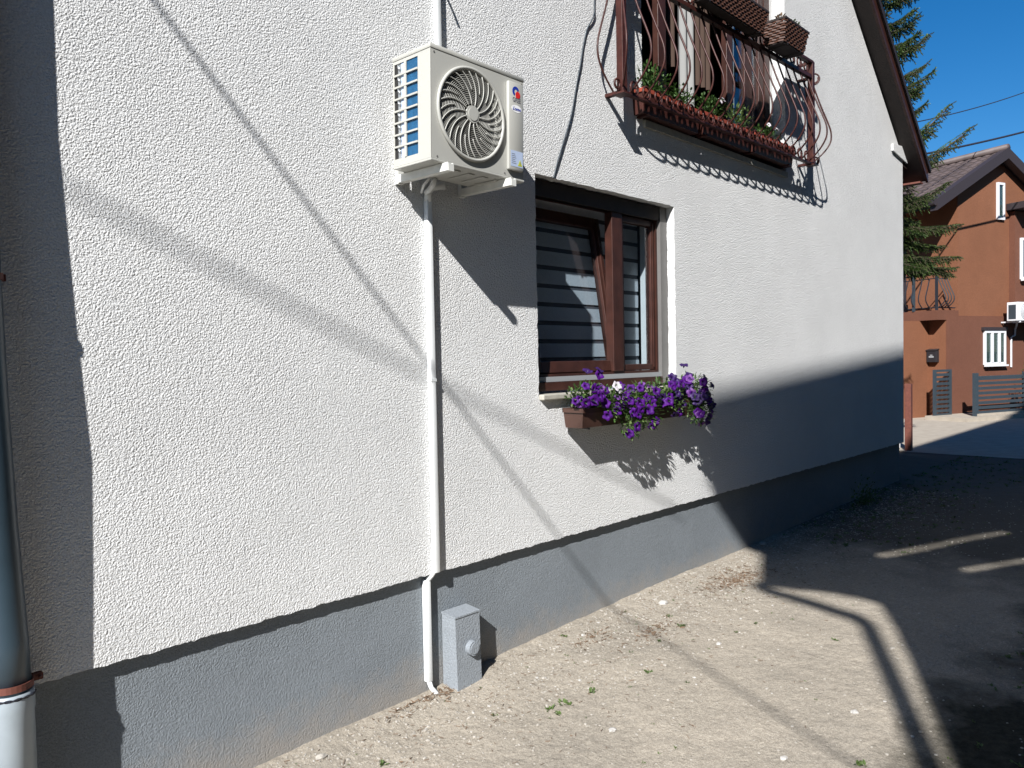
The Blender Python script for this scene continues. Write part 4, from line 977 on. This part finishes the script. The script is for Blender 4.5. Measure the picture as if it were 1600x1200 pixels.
# ------------------------------------------------------------------ neighbouring house on the other side of the passage (its shadow falls across the path)
nh = thing('neighbour_house', 'tall rendered house across the passage behind the viewer, shading the far end of the path', 'house', (2, -5, 0))
yN = -5.0
b = MB(); b.prism([(-2.62, yN, -.1), (-2.62, yN, 6.10), (-1.12, yN, 6.10), (-1.12, yN, 6.17), (.35, yN, 5.54), (.35, yN, -.1)], (0, -.03, 0)); b.prism([(.352, yN, -.1), (.352, yN, 9.9), (16, yN, 9.9), (16, yN, -.1)], (0, -.03, 0))
b.build('lower_facade', 'neigh', nh)  # left sheet's outline is shaped to bound the shadow and lower slit
b = MB()
# unseen sheets added to shape the shadow, two slits left for the sun
def panel_n(pts): b.prism([(x, yN, z) for x, z in pts], (0, -.03, 0))
panel_n([(-4.42, 7.86), (-4.08, 7.62), (-3.30, 7.05), (-2.69, 6.53), (-2.42, 7.22), (-2.36, 7.30), (.35, 6.27), (.35, 9.9), (-4.42, 9.9)])
panel_n([(-2.69, 6.52), (-2.62, 6.102), (-1.122, 6.102), (-1.12, 6.25), (.35, 5.62), (.35, 6.18), (-2.36, 7.20)])
b.build('shadow_panels', 'neigh', nh)
b = MB(); b.box((.36, yN-9, -.1), (16, yN-.04, 9.6)); b.build('main_block', 'neigh', nh)
b = MB(); b.prism([(-5.30, yN-.03, 9.80), (16.5, yN-.03, 9.95), (16.5, yN-5, 12.3), (-5.30, yN-5, 12.2)], (0, 0, .10)); b.prism([(-5.30, yN+.02, 9.76), (-5.30, yN+.02, 9.99), (-.76, yN+.02, 10.29), (16.5, yN+.02, 10.40), (16.5, yN+.02, 9.88)], (0, -.04, 0)); b.prism([(-5.28, yN, 9.3), (-4.42, yN, 8.5), (-4.42, yN, 9.95), (-5.30, yN, 9.95)], (0, -.03, 0))
b.build('roof', 'tile', nh)
b = MB(); b.tube([(-4.43, yN, 7.88), (-4.30, yN, 7.70), (-3.05, yN, 6.52), (-2.95, yN, 6.36), (-2.83, yN, 5.0), (-2.83, yN, 0)], .055, 12); b.build('downpipe', 'pipe_white', nh, smooth=True)
# service cables slung over the passage: they draw the soft lines on the wall
def sling(P, Q, rad, lab, e0=1.5, e1=1.5, nm='service_cable'):
    P = V(P); Q = V(Q); d_ = (Q-P).normalized()
    b = MB(); b.tube([P-d_*e0, P.lerp(Q, .5), Q+d_*e1], rad, 8); return tag(b.build(nm, 'wire', smooth=True), lab, 'cable', 'service cables overhead behind the viewer')
def back(p, L_): return V(p)-SUN*L_
sling(back((1.274, 0, 3.07), 4.2), back((3.235, -1.816, .032), 8.6), .0085, 'thin service cable slung over the passage, casting the steeper line of shadow', 3.0, .6)
sling(back((1.005, 0, 2.30), 11.5), back((3.95, 0, 1.02), 10.0), .010, 'thick bundled service cable high over the passage, casting the broad faint shadow', 3.5, 1.5)

# ------------------------------------------------------------------ gravel, stones, weeds
rs_ = random.Random(5)
ico = bmesh.new(); bmesh.ops.create_icosphere(ico, subdivisions=1, radius=1); IV = [v.co.copy() for v in ico.verts]; IF = [[v.index for v in q.verts] for q in ico.faces]; ico.free()
def pebble(mb, x, y, s_, fl=.55):
    a = rs_.random()*6.28; ex = rs_.uniform(.7, 1.5)
    mb.add([V((x+s_*(v.x*ex*cos(a)-v.y*sin(a))*(1+.25*noise.noise(v*3+V((x*50, y*50, 0)))), y+s_*(v.x*ex*sin(a)+v.y*cos(a)), gh(x, y)+s_*fl*.3+v.z*s_*fl)) for v in IV], IF)
pb = MB(); pw = MB()
for i in range(8500):
    x = 1.0+rs_.random()**.9*8.5; y = .02-abs(rs_.gauss(0, .42))
    if rs_.random() < .25: y = -rs_.random()*2.8
    s_ = min(.018, .0022+abs(rs_.gauss(0, .0031)))
    pebble(pw if rs_.random() < .06 else pb, x, y, s_)
stuff(pb.build('gravel', 'stone', smooth=False)); stuff(pw.build('pale_grit', 'stone_w', smooth=False))
def big_stone(x, y, s_, lab, m='stone_w'):
    b = MB(); bm = bmesh.new(); bmesh.ops.create_icosphere(bm, subdivisions=2, radius=1); k = rs_.random()*50
    vv = [V((x, y, gh(x, y)+s_*.15))+V((v.co.x*s_*1.3, v.co.y*s_, v.co.z*s_*.5))*(1+.5*noise.noise(v.co*1.4+V((k, 0, 0)))) for v in bm.verts]
    b.add(vv, [[v.index for v in q.verts] for q in bm.faces]); bm.free(); tag(b.build('stone', m), lab, 'stone', 'loose stones on the gravel')
def gpos(px, py):
    d_ = (f+r*((px-800)/F_PX)+u*((600-py)/F_PX)); o = V((0, -3, 1.7)); lo, hi = 0, 60
    for _ in range(50):
        m_ = (lo+hi)/2; p = o+d_*m_
        if p.z > gz(p.x): lo = m_
        else: hi = m_
    p = o+d_*lo; return p.x, p.y
for (px, py, s_, lab, m) in ((1036, 943, .030, 'largest white stone on the gravel just out from the plinth', 'stone_w'), (957, 1142, .016, 'white pebble lying alone low on the smooth trodden path', 'stone_w'),
        (1335, 1113, .016, 'white pebble on the path just left of the double shadow line', 'stone_w'), (1225, 1185, .014, 'white pebble at the bottom edge of the path', 'stone_w'),
        (502, 1190, .020, 'flat grey stone at the foot of the plinth in the bottom left', 'stone'), (1192, 855, .030, 'grey stone lying at the tip of the big shadow by the plinth', 'stone'),
        (1123, 1002, .014, 'small white pebble in the middle of the sunlit gravel', 'stone_w')):
    x, y = gpos(px, py); big_stone(x, y, s_, lab, m)
def weed(mb, x, y, s_, n=14):
    z = gh(x, y)
    for i in range(n):
        a = rs_.random()*6.28; el = rs_.uniform(.15, .9); d_ = V((cos(a)*cos(el), sin(a)*cos(el), sin(el))); leaf_quad(mb, V((x+rs_.gauss(0, s_*.3), y+rs_.gauss(0, s_*.3), z)), d_, V((0, 0, 1)), s_*rs_.uniform(.4, 1), s_*.35)
wd = MB()
for (px, py, s_) in ((925, 1083, .035), (885, 1103, .040), (858, 1112, .030), (872, 1118, .025), (1064, 976, .03), (1045, 962, .02), (595, 1195, .03), (770, 1120, .02), (1012, 1052, .025), (1150, 985, .02), (1180, 975, .02), (1305, 1000, .02), (882, 1000, .025), (1345, 1195, .03), (1030, 1000, .02)):
    x, y = gpos(px, py); weed(wd, x, y, s_)
for i in range(150): x = 1.3+rs_.random()*7; y = -abs(rs_.gauss(.3, .45))-.03; weed(wd, x, y, rs_.uniform(.006, .016), 7)
for i in range(900): x = 3.2+rs_.random()*7.5; y = -2.1-rs_.random()*2.2+.25*(x-3)*.1; weed(wd, x, y, rs_.uniform(.012, .035), 8)
for i in range(500): x = 6.6+rs_.random()*6; y = -abs(rs_.gauss(0, .55))-.0; weed(wd, x, y, rs_.uniform(.012, .04), 8)
stuff(wd.build('weeds', 'weed'))
dr_ = MB()
for i in range(1500):
    x = 1.2+rs_.random()*8; y = .0-abs(rs_.gauss(.15, .45)); z = gh(x, y)+.003; a = rs_.random()*6.28; l_ = rs_.uniform(.006, .028)
    dr_.tube([(x, y, z), (x+cos(a)*l_, y+sin(a)*l_, z+rs_.uniform(0, .006))], rs_.uniform(.0008, .002), 3)
for (px, py, sx, nn) in ((1150, 905, .22, 420), (1020, 985, .12, 80), (700, 1085, .08, 70), (640, 1110, .10, 60), (925, 1000, .10, 60)):
    cx_, cy_ = gpos(px, py)
    for i in range(nn):
        x = cx_+rs_.gauss(0, sx); y = min(-.005, cy_+rs_.gauss(0, sx*.35)); z = gh(x, y)+.003; a = rs_.random()*6.28; l_ = rs_.uniform(.008, .035)
        dr_.tube([(x, y, z), (x+cos(a)*l_, y+sin(a)*l_, z+rs_.uniform(0, .012))], rs_.uniform(.001, .0028), 3)
stuff(dr_.build('plant_litter', 'dry'))
bushes = thing('low_weed_bush', 'dark low weed growing at the foot of the shaded plinth', 'weed', (8.3, -.05, gh(8.3, -.05)))
b = MB()
for i in range(260):
    p = V((8.3+rs_.gauss(0, .16), -.06-abs(rs_.gauss(0, .07)), gh(8.3, -.05)+abs(rs_.gauss(0, .10)))); leaf_quad(b, p, V((rs_.uniform(-1, 1), rs_.uniform(-1, .2), rs_.uniform(0, 1))).normalized(), V((0, 0, 1)), .035, .016)
stuff(b.build('leaves', 'weed', bushes))
